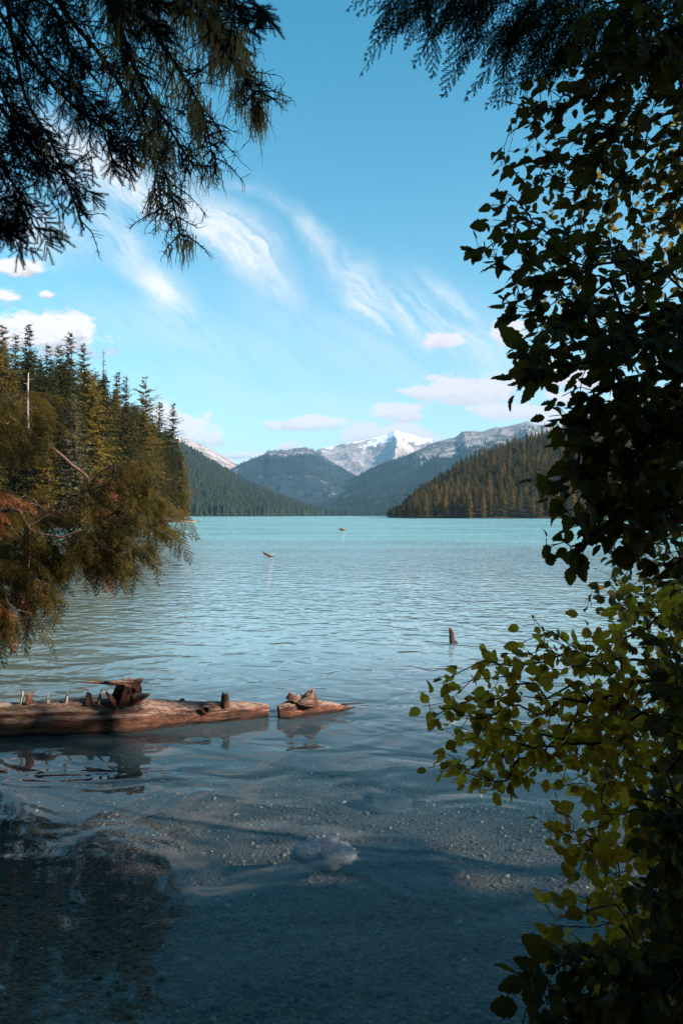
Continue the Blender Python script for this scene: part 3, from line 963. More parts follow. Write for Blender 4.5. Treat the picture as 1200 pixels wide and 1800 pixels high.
# ------------------------------------------------------------------ branching growth for near foliage
def grow(trunk, tips, seed=0, step=0.06, wpath=0.35, sag=0.0, wiggle=0.012):
    """connect every tip to the nearest suitable node; returns nodes, parent, tip ids"""
    r = np.random.default_rng(seed)
    nodes = [np.array(p, float) for p in trunk]
    par = [-1] + list(range(len(trunk) - 1))
    plen = [0.0]
    for k in range(1, len(nodes)):
        plen.append(0.0)
    cap = len(tips) * 60 + 500
    N = np.zeros((cap, 3)); N[:len(nodes)] = nodes
    PL = np.zeros(cap)
    n = len(nodes)
    root = np.array(trunk[-1]) if len(trunk) else nodes[0]
    tips = np.asarray(tips)
    dmin = np.min(np.linalg.norm(tips[:, None] - N[None, :n], axis=2), axis=1)
    order_ = np.argsort(dmin)
    tipid = []
    for t in order_:
        p = tips[t]
        dd = np.linalg.norm(N[:n] - p, axis=1)
        cost = dd + wpath * PL[:n]
        k = int(np.argmin(cost))
        d = dd[k]
        ns = max(2, int(d / step))
        st = N[k].copy()
        base_dir = unit(st - N[par[k]]) if par[k] >= 0 and PL[k] > 0 else unit(p - st)
        c1 = st + base_dir * d * 0.35
        prev = k
        off = r.normal(0, wiggle, 3) * 0
        for q in range(1, ns + 1):
            f = q / ns
            b = (1 - f) ** 2 * st + 2 * f * (1 - f) * c1 + f * f * p
            off = off * 0.8 + r.normal(0, wiggle, 3)
            b = b + off * math.sin(f * math.pi) + np.array([0, 0, -sag * d * f * (1 - f)])
            if n >= cap: break
            N[n] = b; PL[n] = PL[prev] + d / ns; par.append(prev); prev = n; n += 1
        tipid.append(prev)
    return N[:n], np.array(par), np.array(tipid)


def branch_mesh(N, par, tipid, r_tip=0.0012, power=0.42, ntrunk=0, r_max=0.05, sides=4):
    n = len(N)
    cnt = np.zeros(n)
    cnt[tipid] += 1
    for k in range(n - 1, 0, -1):
        if par[k] >= 0: cnt[par[k]] += max(cnt[k], 0)
    rad = np.minimum(r_tip * np.maximum(cnt, 1) ** power, r_max)
    used = np.zeros(n, bool)
    mb_ = MB()
    thick = MB()
    for t in sorted(tipid, key=lambda q: -q):
        ch = [t]; k = t
        while par[k] >= 0 and not used[k]:
            used[k] = True
            k = par[k]; ch.append(k)
        if len(ch) > 1:
            ch = ch[::-1]
            rr = rad[ch].copy(); rr[0] = min(rr[0], rr[1] * 1.3)
            mb_.add(*tube(N[ch], rr, sides if rr.max() < 0.01 else 7))
    return mb_, rad


def in_poly(x, y, poly):
    inside = False
    n = len(poly); j = n - 1
    for i in range(n):
        xi, yi = poly[i]; xj, yj = poly[j]
        if (yi > y) != (yj > y) and x < (xj - xi) * (y - yi) / (yj - yi) + xi: inside = not inside
        j = i
    return inside


def tips_in(poly, n, d0, d1, seed, mind=10, dens=None):
    """points spread through a volume: the polygon gives its outline at the distances d0..d1"""
    r = np.random.default_rng(seed)
    xs_ = [p[0] for p in poly]; ys_ = [p[1] for p in poly]
    out = []; pp = []
    tr_ = 0
    while len(out) < n and tr_ < n * 60:
        tr_ += 1
        x = r.uniform(min(xs_), max(xs_)); y = r.uniform(min(ys_), max(ys_))
        if not in_poly(x, y, poly): continue
        if dens is not None and r.random() > dens(x, y): continue
        if any((x - a) ** 2 + (y - b) ** 2 < mind ** 2 for a, b in pp[-60:]): continue
        pp.append((x, y))
        out.append(P(x, y, r.uniform(d0, d1)))
    return np.array(out)


# leaf templates (length 1 along +Y, in the XY plane, normal +Z)
def alder_leaf(seed, curl=0.15, fold=0.25, teeth=9, width=0.34, holes=False):
    r = np.random.default_rng(seed)
    ts = np.linspace(0, 1, teeth)
    mid = []; L_ = []; R_ = []
    for k, t in enumerate(ts):
        w = width * (math.sin(math.pi * t ** 0.80) ** 0.75) if 0 < t < 1 else 0.0
        w *= (1 + (0.13 if k % 2 else -0.06)) * r.uniform(0.93, 1.07)
        z = -curl * t * t
        mid.append((r.normal(0, 0.01), t, z))
        L_.append((-w, t + 0.03 * (k % 2), z + fold * w + r.normal(0, 0.02)))
        R_.append((w, t + 0.03 * (k % 2), z + fold * w + r.normal(0, 0.02)))
    V = []; F = []
    V = [(0, -0.28, 0.02), (0.012, -0.28, 0.02)] + mid + L_ + R_   # petiole start
    n = teeth; o = 2
    for k in range(n - 1):
        F.append((o + k, o + k + 1, o + n + k + 1)); F.append((o + k, o + n + k + 1, o + n + k))
        F.append((o + k, o + 2 * n + k, o + 2 * n + k + 1)); F.append((o + k, o + 2 * n + k + 1, o + k + 1))
    F.append((0, 1, o))
    return np.array(V), np.array(F)


leafs = [alder_leaf(1, 0.10, 0.18, 11), alder_leaf(2, 0.30, 0.35, 11, 0.31), alder_leaf(3, -0.10, 0.10, 11, 0.38), alder_leaf(4, 0.45, 0.6, 11, 0.33), alder_leaf(5, 0.15, -0.3, 11, 0.36)]


def leafy(N, par, tipid, seed, per=(4, 7), size=(0.035, 0.065), spacing=0.022, updir=(0, 0, 1), droop=0.35):
    """leaf frames along the last stretch of every twig"""
    r = np.random.default_rng(seed)
    res = []
    for t in tipid:
        k = t; n = int(r.integers(per[0], per[1] + 1)); acc = 0; side = 1; first = True
        sz0 = r.uniform(*size)
        while n > 0 and par[k] >= 0:
            d = unit(N[k] - N[par[k]])
            if first or acc >= spacing:
                acc = 0
                out_ = unit(np.cross(d, np.array(updir)) * side + r.normal(0, 0.35, 3))
                yd = d * (1.0 if first else 0.55) + out_ * (0.2 if first else 0.9) + np.array([0, 0, -droop * r.uniform(0.2, 1.3)])
                s = sz0 * r.uniform(0.45, 1.25)
                up = np.array(updir) + r.normal(0, 0.6, 3)
                yd = unit(yd)
                res.append(frame(N[k] + yd * s * 0.28, yd, up, s))
                side = -side; n -= 1; first = False
            acc += np.linalg.norm(N[k] - N[par[k]])
            k = par[k]
    return np.array(res)


def deploy_pieces(root, name, templates, mats_, mat, max_obj=300, stuffname='leaves', smooth=False, visible_only=True):
    """nearest pieces in view become parts of their own, the rest are joined"""
    loc = np.array(root.location)
    mats_ = mats_.copy(); mats_[:, :, 3] -= loc
    n = len(mats_)
    tid = rng.integers(0, len(templates), n)
    size = np.linalg.norm(mats_[:, :, 1], axis=1)
    wp = mats_[:, :, 3] + loc
    px = 600 + 1200 * wp[:, 0] / np.maximum(wp[:, 1], .1); py = HOR - 1200 * (wp[:, 2] - CAM_H) / np.maximum(wp[:, 1], .1)
    sc = size / np.maximum(wp[:, 1], 0.1)
    # how much of the piece faces the lake-side viewer
    nz_ = np.abs(np.einsum('ni,ni->n', mats_[:, :, 2] / size[:, None], wp / np.linalg.norm(wp, axis=1)[:, None]))
    sc = sc * (0.3 + 0.7 * nz_)
    vis = (px > 5) & (px < 1195) & (py > 5) & (py < 1795)
    # pieces at the front of their neighbourhood first
    grid = {}
    for k in np.where(vis)[0]:
        grid.setdefault((int(px[k] // 22), int(py[k] // 22)), []).append(k)
    frontmost = np.zeros(n, bool)
    for ks in grid.values():
        frontmost[min(ks, key=lambda q: wp[q, 1])] = True
    sc = np.where(vis, sc, 0) * np.where(frontmost, 3.0, 1.0)
    ordr = np.argsort(-sc)
    ind = [k for k in ordr[:max_obj] if vis[k]]
    meshes = [mesh_from(name, tv, tf, mat, smooth) for tv, tf in templates]
    for k in ind:
        o = bpy.data.objects.new(name, meshes[tid[k]])
        COL.objects.link(o); o.parent = root
        m4 = np.eye(4); m4[:3] = mats_[k]
        o.matrix_local = Matrix(m4.tolist())
    left = np.setdiff1d(np.arange(n), ind)
    if len(left):
        mb_ = MB()
        for q in range(len(templates)):
            ids = left[tid[left] == q]
            if len(ids): mb_.add(*xform(templates[q][0], templates[q][1], mats_[ids]))
        add(stuffname, mb_.mesh(stuffname, mat, smooth), root, kind='stuff')
    return len(ind), len(left)


def alder(name, trunk, polys, mat, label, cat, seed, leafsize, per=(4, 7), spacing=0.024, wpath=0.3, max_obj=300, r_tip=0.0011, group=None, updir=(0, 0, 1), bark=None, droop=0.35):
    root = thing(name, tuple(float(q) for q in trunk[0]), label, cat, group)
    tips = np.concatenate([tips_in(*pl[:4], seed + k * 7, **(pl[4] if len(pl) > 4 else {})) for k, pl in enumerate(polys)])
    # resample trunk
    tr_ = []
    trunk = np.array(trunk, float)
    for a_, b_ in zip(trunk[:-1], trunk[1:]):
        for f in np.linspace(0, 1, 12)[:-1]: tr_.append(a_ * (1 - f) + b_ * f)
    tr_.append(trunk[-1])
    N, par, tid = grow(tr_, tips, seed, wpath=wpath)
    mb_, rad = branch_mesh(N, par, tid, r_tip=r_tip, r_max=0.045)
    add('branches', mb_.mesh('branches', bark or M_twig, True, off=trunk[0]), root)
    tr_ = np.array(tr_)
    mt = MB(); mt.add(*tube(tr_, np.linspace(0.055, 0.02, len(tr_)), 8))
    add('trunk', mt.mesh('alder_trunk', M_bark, True, off=trunk[0]), root)
    fr_ = leafy(N, par, tid, seed + 1, per, leafsize, spacing, updir, droop)
    r = deploy_pieces(root, 'leaf', leafs, fr_, mat, max_obj)
    print(name, 'tips', len(tips), 'leaves', r)
    return root


ups = (0.25, -0.45, 0.85)
# upper alder: dark leaves against the sky
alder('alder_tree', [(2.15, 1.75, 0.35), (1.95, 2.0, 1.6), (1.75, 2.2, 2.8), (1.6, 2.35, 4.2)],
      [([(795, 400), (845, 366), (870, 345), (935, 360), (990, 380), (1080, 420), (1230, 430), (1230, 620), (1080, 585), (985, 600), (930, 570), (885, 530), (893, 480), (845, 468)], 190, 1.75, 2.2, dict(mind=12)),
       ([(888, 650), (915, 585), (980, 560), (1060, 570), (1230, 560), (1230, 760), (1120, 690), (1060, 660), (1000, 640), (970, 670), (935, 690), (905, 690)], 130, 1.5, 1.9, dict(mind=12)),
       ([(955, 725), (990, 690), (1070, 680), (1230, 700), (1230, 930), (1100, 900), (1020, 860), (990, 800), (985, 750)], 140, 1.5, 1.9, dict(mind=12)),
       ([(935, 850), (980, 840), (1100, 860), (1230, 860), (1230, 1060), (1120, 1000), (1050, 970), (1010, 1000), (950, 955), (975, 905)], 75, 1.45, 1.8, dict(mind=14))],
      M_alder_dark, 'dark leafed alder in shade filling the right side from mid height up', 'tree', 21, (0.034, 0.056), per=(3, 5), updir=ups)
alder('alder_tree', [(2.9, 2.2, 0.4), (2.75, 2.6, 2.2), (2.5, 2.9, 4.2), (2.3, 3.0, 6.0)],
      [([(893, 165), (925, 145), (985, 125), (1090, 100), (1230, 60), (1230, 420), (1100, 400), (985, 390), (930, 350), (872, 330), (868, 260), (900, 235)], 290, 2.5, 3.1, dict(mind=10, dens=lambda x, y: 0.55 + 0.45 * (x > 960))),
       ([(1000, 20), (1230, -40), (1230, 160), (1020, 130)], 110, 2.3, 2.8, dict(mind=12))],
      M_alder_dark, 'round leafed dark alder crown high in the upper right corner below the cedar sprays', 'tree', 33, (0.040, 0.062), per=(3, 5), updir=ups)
# alder farther back catching the light
alder('alder_tree', [(4.2, 3.6, 0.3), (4.0, 3.9, 2.8), (3.5, 4.2, 5.0), (3.2, 4.2, 7.0)],
      [([(960, 330), (1010, 270), (1090, 200), (1230, 150), (1230, 640), (1010, 620), (930, 520), (900, 470)], 190, 3.9, 4.8, dict(mind=8)),
       ([(1050, 850), (1230, 780), (1230, 1200), (1080, 1130), (1020, 1060), (1070, 960)], 150, 3.3, 4.2, dict(mind=8))],
      M_alder_far, 'smaller leafed brown gold alder showing through gaps behind the dark branches at right', 'tree', 45, (0.040, 0.060), per=(3, 6), updir=ups)
# lower golden bush
alder('alder_bush', [(2.0, 1.9, 0.25), (1.75, 2.15, 0.75), (1.6, 2.25, 1.3), (1.5, 2.3, 2.0)],
      [([(730, 1240), (765, 1185), (800, 1170), (845, 1195), (870, 1215), (960, 1260), (1060, 1280), (1110, 1330), (1100, 1400), (1000, 1385), (960, 1380), (880, 1375), (850, 1400), (800, 1380), (745, 1350), (790, 1310), (765, 1260)], 150, 2.0, 2.5, dict(mind=16)),
       ([(850, 1150), (870, 1135), (900, 1160), (915, 1095), (940, 1080), (985, 1105), (1040, 1060), (1110, 1030), (1230, 1000), (1230, 1260), (1100, 1290), (1020, 1280), (940, 1240), (880, 1200)], 155, 1.9, 2.4, dict(mind=14)),
       ([(1050, 1270), (1230, 1240), (1230, 1660), (1080, 1610), (1030, 1560), (985, 1500), (930, 1450), (990, 1420), (1060, 1380)], 160, 1.7, 2.2, dict(mind=13)),
       ([(935, 1610), (985, 1555), (1060, 1540), (1230, 1600), (1230, 1830), (1090, 1830), (1030, 1740), (960, 1680)], 80, 1.5, 1.9, dict(mind=15))],
      M_alder_gold, 'yellow green alder bush reaching over the water at the lower right', 'bush', 57, (0.029, 0.048), per=(4, 7), updir=(0.1, -0.75, 0.6), droop=0.3, wpath=0.45)
# very near dark leaves of the undergrowth in the lower right corner
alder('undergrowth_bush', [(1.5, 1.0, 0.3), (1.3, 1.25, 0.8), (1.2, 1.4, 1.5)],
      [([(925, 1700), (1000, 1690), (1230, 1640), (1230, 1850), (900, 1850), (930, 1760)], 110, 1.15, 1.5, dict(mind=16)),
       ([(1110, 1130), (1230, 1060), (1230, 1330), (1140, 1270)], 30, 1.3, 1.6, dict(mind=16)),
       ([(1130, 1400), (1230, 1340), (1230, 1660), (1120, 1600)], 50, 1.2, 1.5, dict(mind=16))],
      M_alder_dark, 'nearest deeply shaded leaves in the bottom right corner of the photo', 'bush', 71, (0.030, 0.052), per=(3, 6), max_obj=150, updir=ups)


# ------------------------------------------------------------------ cedar fronds
def frond(seed, nside=19, sub=7):
    """flat fern like spray: stem, alternate side stems, fine scale twigs on both sides of each"""
    r = np.random.default_rng(seed)
    V = []; F = []

    def rot(d, a):
        return np.array([d[0] * math.cos(a) - d[1] * math.sin(a), d[0] * math.sin(a) + d[1] * math.cos(a), d[2]])

    def blade(p, d, L, w):
        s_ = unit(np.array([-d[1], d[0], 0])) * w
        n = len(V); e = p + d * L
        V.extend([p - s_, p + s_, p + d * L * 0.7 + s_ * 0.8, e + np.array([0, 0, r.normal(0, 0.004)]), p + d * L * 0.7 - s_ * 0.8])
        F.append((n, n + 1, n + 2)); F.append((n, n + 2, n + 4)); F.append((n + 4, n + 2, n + 3))
    bend = r.normal(0, 0.15)
    pts_ = [np.array([bend * t * t, t, -0.25 * t * t]) for t in np.linspace(0, 1, nside + 1)]
    for k in range(nside):
        d = unit(pts_[k + 1] - pts_[k])
        blade(pts_[k], d, 1.25 / nside, 0.007)
        t = (k + 0.5) / nside
        L = (0.40 * (1 - t) ** 0.65 * min(1, t * 3 + 0.35) + 0.03) * r.uniform(0.65, 1.15)
        sg = 1 if k % 2 else -1
        dd = unit(rot(d, sg * R(r.uniform(34, 50))) + np.array([0, 0, r.normal(-0.10, 0.08)]))
        m_ = max(2, int(sub * L / 0.36 + 1))
        p = pts_[k]
        for j in range(m_):
            blade(p, dd, L / m_ * 1.15, 0.0065)
            for s2 in (-1, 1):
                blade(p + dd * L / m_ * 0.4, rot(dd, s2 * R(r.uniform(26, 40))), (0.085 * (1 - 0.55 * j / m_)) * r.uniform(0.7, 1.2), 0.0060)
            p = p + dd * L / m_
            dd = unit(dd + d * 0.05 + np.array([0, 0, -0.05]))
    return np.array(V), np.array(F)


fronds = [frond(1), frond(2), frond(3, 16, 6)]


def frond_frames(N, par, tid, seed, size=(0.16, 0.26), n_per=(2, 4), spacing=0.05, down=0.8, up=(0.1, -0.5, 0.8), jit=0.35):
    r = np.random.default_rng(seed)
    res = []
    for t in tid:
        k = t; n = int(r.integers(n_per[0], n_per[1] + 1)); acc = 0; side = r.choice([-1, 1]); first = True
        while n > 0 and par[k] >= 0:
            d = unit(N[k] - N[par[k]])
            if first or acc > spacing:
                acc = 0
                out_ = np.cross(d, np.array([0, 0, 1.0])) * side
                yd = unit(d * 0.9 + out_ * (0.1 if first else 0.7) + np.array([0, 0, -down * r.uniform(0.4, 1.3)]) + r.normal(0, 0.15, 3))
                res.append(frame(N[k], yd, np.array(up) + r.normal(0, jit, 3), r.uniform(*size) * (1 if first else 0.8)))
                side = -side; n -= 1; first = False
            acc += np.linalg.norm(N[k] - N[par[k]])
            k = par[k]
    return np.array(res)


def cedar(name, trunk, polys, mat, label, seed, size, max_obj=300, down=0.8, up=(0.1, -0.5, 0.8), n_per=(2, 4), bark=None, dead=None, sag=0.15, wpath=0.4, mains=(), step=0.05, thick=0.0014):
    root = thing(name, tuple(float(q) for q in trunk[0]), label, 'tree')
    tips = np.concatenate([tips_in(*pl[:4], seed + k * 7, **(pl[4] if len(pl) > 4 else {})) for k, pl in enumerate(polys)])
    tr_ = []
    trunk = np.array(trunk, float)
    for a_, b_ in zip(trunk[:-1], trunk[1:]):
        for f in np.linspace(0, 1, 14)[:-1]: tr_.append(a_ * (1 - f) + b_ * f)
    tr_.append(trunk[-1])
    if len(mains):
        tips = np.concatenate([np.array(mains), tips])
    N, par, tid = grow(tr_, tips, seed, wpath=wpath, sag=sag, step=step)
    mb_, rad = branch_mesh(N, par, tid, r_tip=thick, r_max=0.05)
    add('branches', mb_.mesh('cedar_branches', bark or M_twig, True, off=trunk[0]), root)
    tr_ = np.array(tr_)
    mt = MB(); mt.add(*tube(tr_, np.linspace(0.16, 0.09, len(tr_)), 10))
    add('trunk', mt.mesh('cedar_trunk', M_bark, True, off=trunk[0]), root)
    fr_ = frond_frames(N, par, tid, seed + 1, size, n_per, down=down, up=up)
    if dead:
        rd = np.random.default_rng(seed + 5)
        dm = rd.random(len(fr_)) < dead
        # dead fronds cluster together
        c = fr_[:, :, 3]
        cen = c[rd.integers(0, len(c), 9)]
        near = np.min(np.linalg.norm(c[:, None] - cen[None], axis=2), axis=1) < 0.3
        dm = near & (rd.random(len(fr_)) < 0.55)
        deploy_pieces(root, 'dead_frond', fronds, fr_[dm], M_cedar_red, 40, 'dead_fronds')
        fr_ = fr_[~dm]
    r = deploy_pieces(root, 'frond', fronds, fr_, mat, max_obj, 'fronds')
    print(name, 'tips', len(tips), 'fronds', r)
    return root


cedar('cedar_tree', [(-6.6, 6.4, 0.2), (-6.5, 6.6, 4.0), (-6.4, 6.8, 8.0)],
      [([(-60, 690), (20, 680), (80, 690), (95, 740), (60, 790), (-60, 800)], 60, 6.4, 7.6, dict(mind=11)),
       ([(-60, 850), (60, 870), (130, 870), (170, 830), (215, 800), (255, 800), (285, 860), (310, 890), (318, 930), (290, 940), (245, 985), (200, 1010), (120, 990), (60, 1000), (-60, 990)], 330, 6.2, 8.4, dict(mind=8)),
       ([(-60, 980), (80, 985), (95, 1040), (70, 1070), (20, 1100), (-60, 1120)], 70, 6.0, 7.2, dict(mind=10))],
      M_cedar, 'cedar with drooping yellow green boughs hanging over the water at the left edge', 81, (0.28, 0.46), down=0.55, dead=0.1, bark=M_bare, n_per=(2, 3), step=0.09, thick=0.0026)
cedar('cedar_tree', [(3.3, 2.6, 0.4), (3.1, 2.7, 4.0), (2.8, 2.9, 7.0)],
      [([(655, -60), (690, 10), (760, 45), (800, 70), (880, 95), (950, 105), (1010, 90), (1230, 70), (1230, -80)], 95, 2.6, 3.3, dict(mind=14))],
      M_cedar_dark, 'black silhouetted cedar with flat fern like sprays hanging from the top edge right of centre', 93, (0.18, 0.30), down=1.1, up=(0.0, -0.9, 0.3), n_per=(2, 4))


# ------------------------------------------------------------------ spruce with lichen, top left
def needle_twig(seed, nn=44):
    r = np.random.default_rng(seed)
    V = []; F = []
    v, f = tube([(0, 0, 0), (0.01, 0.5, -0.02), (0, 1, -0.08)], [0.012, 0.010, 0.006], 3)
    V = list(v); F = [(a, b, c_) for a, b, c_, d_ in f] + [(a, c_, d_) for a, b, c_, d_ in f]
    for k in range(nn):
        t = 0.03 + 0.97 * k / nn
        a = k * 2.4
        p = np.array([0, t, -0.08 * t * t])
        o_ = np.array([math.cos(a), 0, math.sin(a) * 0.8 + 0.15])
        d = unit(o_ * 0.9 + np.array([0, 0.75, 0])) * 0.19 * r.uniform(0.8, 1.2)
        s_ = unit(np.cross(d, np.array([0.3, 0.2, 1.0]))) * 0.019
        n = len(V)
        V += [p - s_, p + s_, p + d]
        F.append((n, n + 1, n + 2))
    return np.array(V), np.array(F)


ntw = [needle_twig(k) for k in range(3)]


def spruce_top():
    root = thing('spruce_tree', (-4.6, 3.4, 0.5), 'spruce whose drooping lichen hung branches fill the top left corner of the sky', 'tree')
    base_ = np.array(root.location)
    trunk = [np.array([-4.6, 3.4, 0.5]) + np.array([0.02 * k, 0.02 * k, 0.5 * k]) for k in range(18)]
    mt = MB(); mt.add(*tube(trunk, np.linspace(0.2, 0.1, 18), 10))
    add('trunk', mt.mesh('spruce_trunk', M_bark, True, off=base_), root)
    r = np.random.default_rng(5)
    # main drooping branches
    def spl(pts_, n=40):
        pts_ = np.array(pts_); t = np.linspace(0, 1, len(pts_)); tt = np.linspace(0, 1, n)
        p = np.stack([np.interp(tt, t, pts_[:, k]) for k in range(3)], -1)
        for _ in range(4):
            p[1:-1] = (p[:-2] + 2 * p[1:-1] + p[2:]) / 4
        return p
    mains = []
    def mk(list_, d0, d1, start=None):
        n = len(list_)
        q = [P(a, b, d0 + (d1 - d0) * k / (n - 1)) for k, (a, b) in enumerate(list_)]
        if start is not None: q = [np.array(start)] + q
        return spl(q)
    T0 = (-4.3, 3.6, 6.6)
    bare_m = [mk([(120, -160), (180, -40), (225, 130), (265, 240), (300, 330), (318, 425)], 3.5, 3.0, T0),
              mk([(200, -120), (260, 40), (320, 130), (360, 200), (378, 305)], 3.4, 2.9, T0),
              mk([(250, -120), (340, 0), (400, 95), (440, 150), (452, 190)], 3.3, 2.9, T0),
              mk([(60, -100), (110, 20), (190, 110), (240, 200), (275, 300), (285, 380)], 3.6, 3.1, T0),
              mk([(0, -120), (20, 60), (45, 180), (95, 255), (130, 350), (148, 405)], 3.3, 3.0, T0),
              mk([(150, -100), (215, 60), (245, 140), (300, 230), (345, 300)], 3.2, 2.9, T0)]
    need_m = [mk([(-60, -80), (40, 90), (110, 170), (180, 225), (250, 272)], 3.8, 3.4, T0),
              mk([(-80, 60), (0, 190), (70, 270), (150, 345)], 3.6, 3.3, T0),
              mk([(-80, 120), (-20, 260), (30, 330), (65, 405)], 3.5, 3.2, T0),
              mk([(-80, 220), (-30, 330), (5, 420)], 3.3, 3.1, T0),
              mk([(120, -140), (260, -60), (380, 0), (470, 22)], 3.5, 3.2, T0),
              mk([(-60, -80), (20, 20), (90, 120), (170, 190), (200, 290)], 3.7, 3.4, T0),
              mk([(60, -140), (180, -70), (270, 0), (390, 40), (425, 75)], 3.6, 3.3, T0),
              mk([(-90, -60), (-20, 80), (20, 200), (55, 290)], 3.4, 3.2, T0),
              mk([(-40, -160), (120, -80), (200, -10), (270, 50)], 3.3, 3.1, T0),
              mk([(-60, -100), (40, -40), (110, 30), (130, 120)], 3.3, 3.1, T0)]
    br = MB(); bare_br = MB()
    twig_fr = []
    lich = []
    for mi, m_ in enumerate(bare_m + need_m):
        isb = mi < len(bare_m)
        L = len(m_)
        if isb and mi == 4:
            bare_br.add(*tube(m_, np.linspace(0.013, 0.004, L), 6))
        else:
            br.add(*tube(m_, np.linspace(0.020 if isb else 0.016, 0.0025, L), 6))
        seglen = np.linalg.norm(np.diff(m_, axis=0), axis=1).mean()
        ks = np.arange(int(L * 0.22), L - 1, max(1e-6, 0.048 / seglen) if isb else max(1e-6, 0.075 / seglen))
        if mi == 4: ks = ks[::4]
        for kk in ks:
            k = int(kk)
            fr_t = k / L
            d = unit(m_[min(k + 1, L - 1)] - m_[k])
            sd_ = unit(np.cross(d, np.array([0, 1.0, 0.0]))) * r.choice([-1, 1])
            ln = r.uniform(0.10, 0.34) * (1.15 - fr_t * 0.65)
            dd = unit(d * 0.75 + sd_ * r.uniform(0.3, 1.0) + r.normal(0, 0.25, 3))
            n_ = 9
            pts_ = [m_[k]]
            for q in range(n_):
                dd = unit(dd + np.array([0, 0, -0.07]) + r.normal(0, 0.11, 3))
                pts_.append(pts_[-1] + dd * ln / n_)
            pts_ = np.array(pts_)
            br.add(*tube(pts_, np.linspace(0.0042, 0.0015, len(pts_)), 3))
            if isb:
                for q in range(2, n_ + 1, 1):
                    for rep in range(2):
                        if r.random() < 0.25: continue
                        d2 = unit((pts_[q] - pts_[q - 1]) * 30 + r.normal(0, 0.7, 3))
                        l2 = r.uniform(0.018, 0.060)
                        p1 = pts_[q] + d2 * l2 * 0.5; p2 = p1 + unit(d2 + np.array([0, 0, -0.3]) + r.normal(0, 0.3, 3)) * l2 * 0.5
                        br.add(*tube([pts_[q], p1, p2], [0.0017, 0.0014, 0.0010], 3))
                        if r.random() < 0.02: lich.append((p1, r.uniform(0.03, 0.09)))
                if r.random() < 0.12: lich.append((pts_[r.integers(3, n_)], r.uniform(0.05, 0.13)))
            else:
                for q in range(1, n_ + 1):
                    for sg in (-1, 1):
                        if r.random() < 0.32: continue
                        dv = unit(pts_[q] - pts_[q - 1])
                        s2 = unit(np.cross(dv, np.array([0, 1.0, 0]))) * sg
                        d2 = unit(dv * 0.8 + s2 * 0.7 + r.normal(0, 0.25, 3) + np.array([0, 0, -0.2]))
                        twig_fr.append(frame(pts_[q], d2, np.array([0, -1.0, 0.3]), r.uniform(0.045, 0.085)))
                twig_fr.append(frame(pts_[-1], unit(dd), np.array([0, -1.0, 0.3]), 0.09))
    add('branches', br.mesh('spruce_branches', M_twig, False, off=base_), root)
    add('bare_branch', bare_br.mesh('bare_branch', M_bare, True, off=base_), root, label='pale bare curving branch hanging down')
    res_ = deploy_pieces(root, 'needle_twig', ntw, np.array(twig_fr), M_spruce, 300, 'needle_twigs')
    print('spruce twigs', res_)
    # lichen curtains: along the big boughs near the top and blobs at tips
    for m_, dens_ in ((bare_m[1], 50), (bare_m[2], 60), (bare_m[5], 26), (need_m[4], 34), (need_m[6], 40), (bare_m[0], 16), (need_m[9], 14), (need_m[8], 18), (need_m[0], 6)):
        for q in range(dens_):
            k = int(len(m_) * r.uniform(0.25, 0.85)); lich.append((m_[k] + r.normal(0, 0.04, 3), r.uniform(0.08, 0.30)))
    for q in range(10): lich.append((bare_m[2][-1] + r.normal(0, 0.012, 3), 0.14))
    for q in range(8): lich.append((bare_m[0][-1] + r.normal(0, 0.02, 3), 0.12))
    lb = MB()
    for p, L in lich:
        for s in range(int(r.integers(5, 10))):
            n_ = 6
            q = p + r.normal(0, 0.010 + L * 0.03, 3); ll = L * r.uniform(0.4, 1.1)
            pts_ = [q]
            dr = np.array([0, 0, -1.0])
            for k in range(n_):
                dr = unit(dr + r.normal(0, 0.16, 3) + np.array([0, 0, -0.15])); pts_.append(pts_[-1] + dr * ll / n_)
            pts_ = np.array(pts_); w = np.linspace(0.0022, 0.0005, n_ + 1)[:, None] * unit(np.array([1, r.normal(0, 0.5), 0]))[None]
            V = np.concatenate([pts_ - w, pts_ + w]); m1 = n_ + 1
            F = [(k, k + 1, m1 + k + 1, m1 + k) for k in range(n_)]
            lb.add(V, np.array(F))
    add('hanging_lichen', lb.mesh('hanging_lichen', M_lichen, off=base_), root, kind='stuff')


spruce_top()

# ------------------------------------------------------------------ shore forest behind and right of the camera (unseen, trees placed to shade the foreground)
fb = MB()
tb = MB()
_, Vb, Fb = conifer(seed=91, Ht=22, rad=4.2, whorls=26, per=7, twigs=8, tsize=0.95, bare=0.08)
for (x, y, s) in [(9.5, -4.5, 1.0), (12, -4.1, 1.0), (10.2, -3.1, 0.8), (14.5, -4.6, 1.0), (4.5, -6, 1.05), (8, -8, 1.0), (0.5, -7.5, 1.0), (-3.5, -6.5, 0.95), (-7.5, -5, 1.0), (-11, -1.5, 1.0), (13, -8, 1.1), (3, -12, 1.1), (-3, -12, 1.1), (-9, -11, 1.1), (10, -13, 1.1), (-15, -6, 1.1), (16, -11, 1.0)]:
    a = rng.uniform(0, 6.28)
    gz = float(bed_z(np.array(float(x)), np.array(float(y))))
    gz = min(gz, 4)
    mt_ = np.array([[[math.cos(a) * s, -math.sin(a) * s, 0, x], [math.sin(a) * s, math.cos(a) * s, 0, y], [0, 0, s, gz]]])
    fb.add(*xform(Vb, Fb, mt_))
    tb.add(*tube([(x, y, gz - .2), (x, y, gz + 10 * s), (x, y, gz + 21 * s)], [0.3, 0.18, 0.03], 8))
_, Vr, Fr = conifer(seed=92, Ht=20, rad=4.0, whorls=24, per=7, twigs=8, tsize=0.95, bare=0.30)  # added tree, crown raised so it shades the upper alder
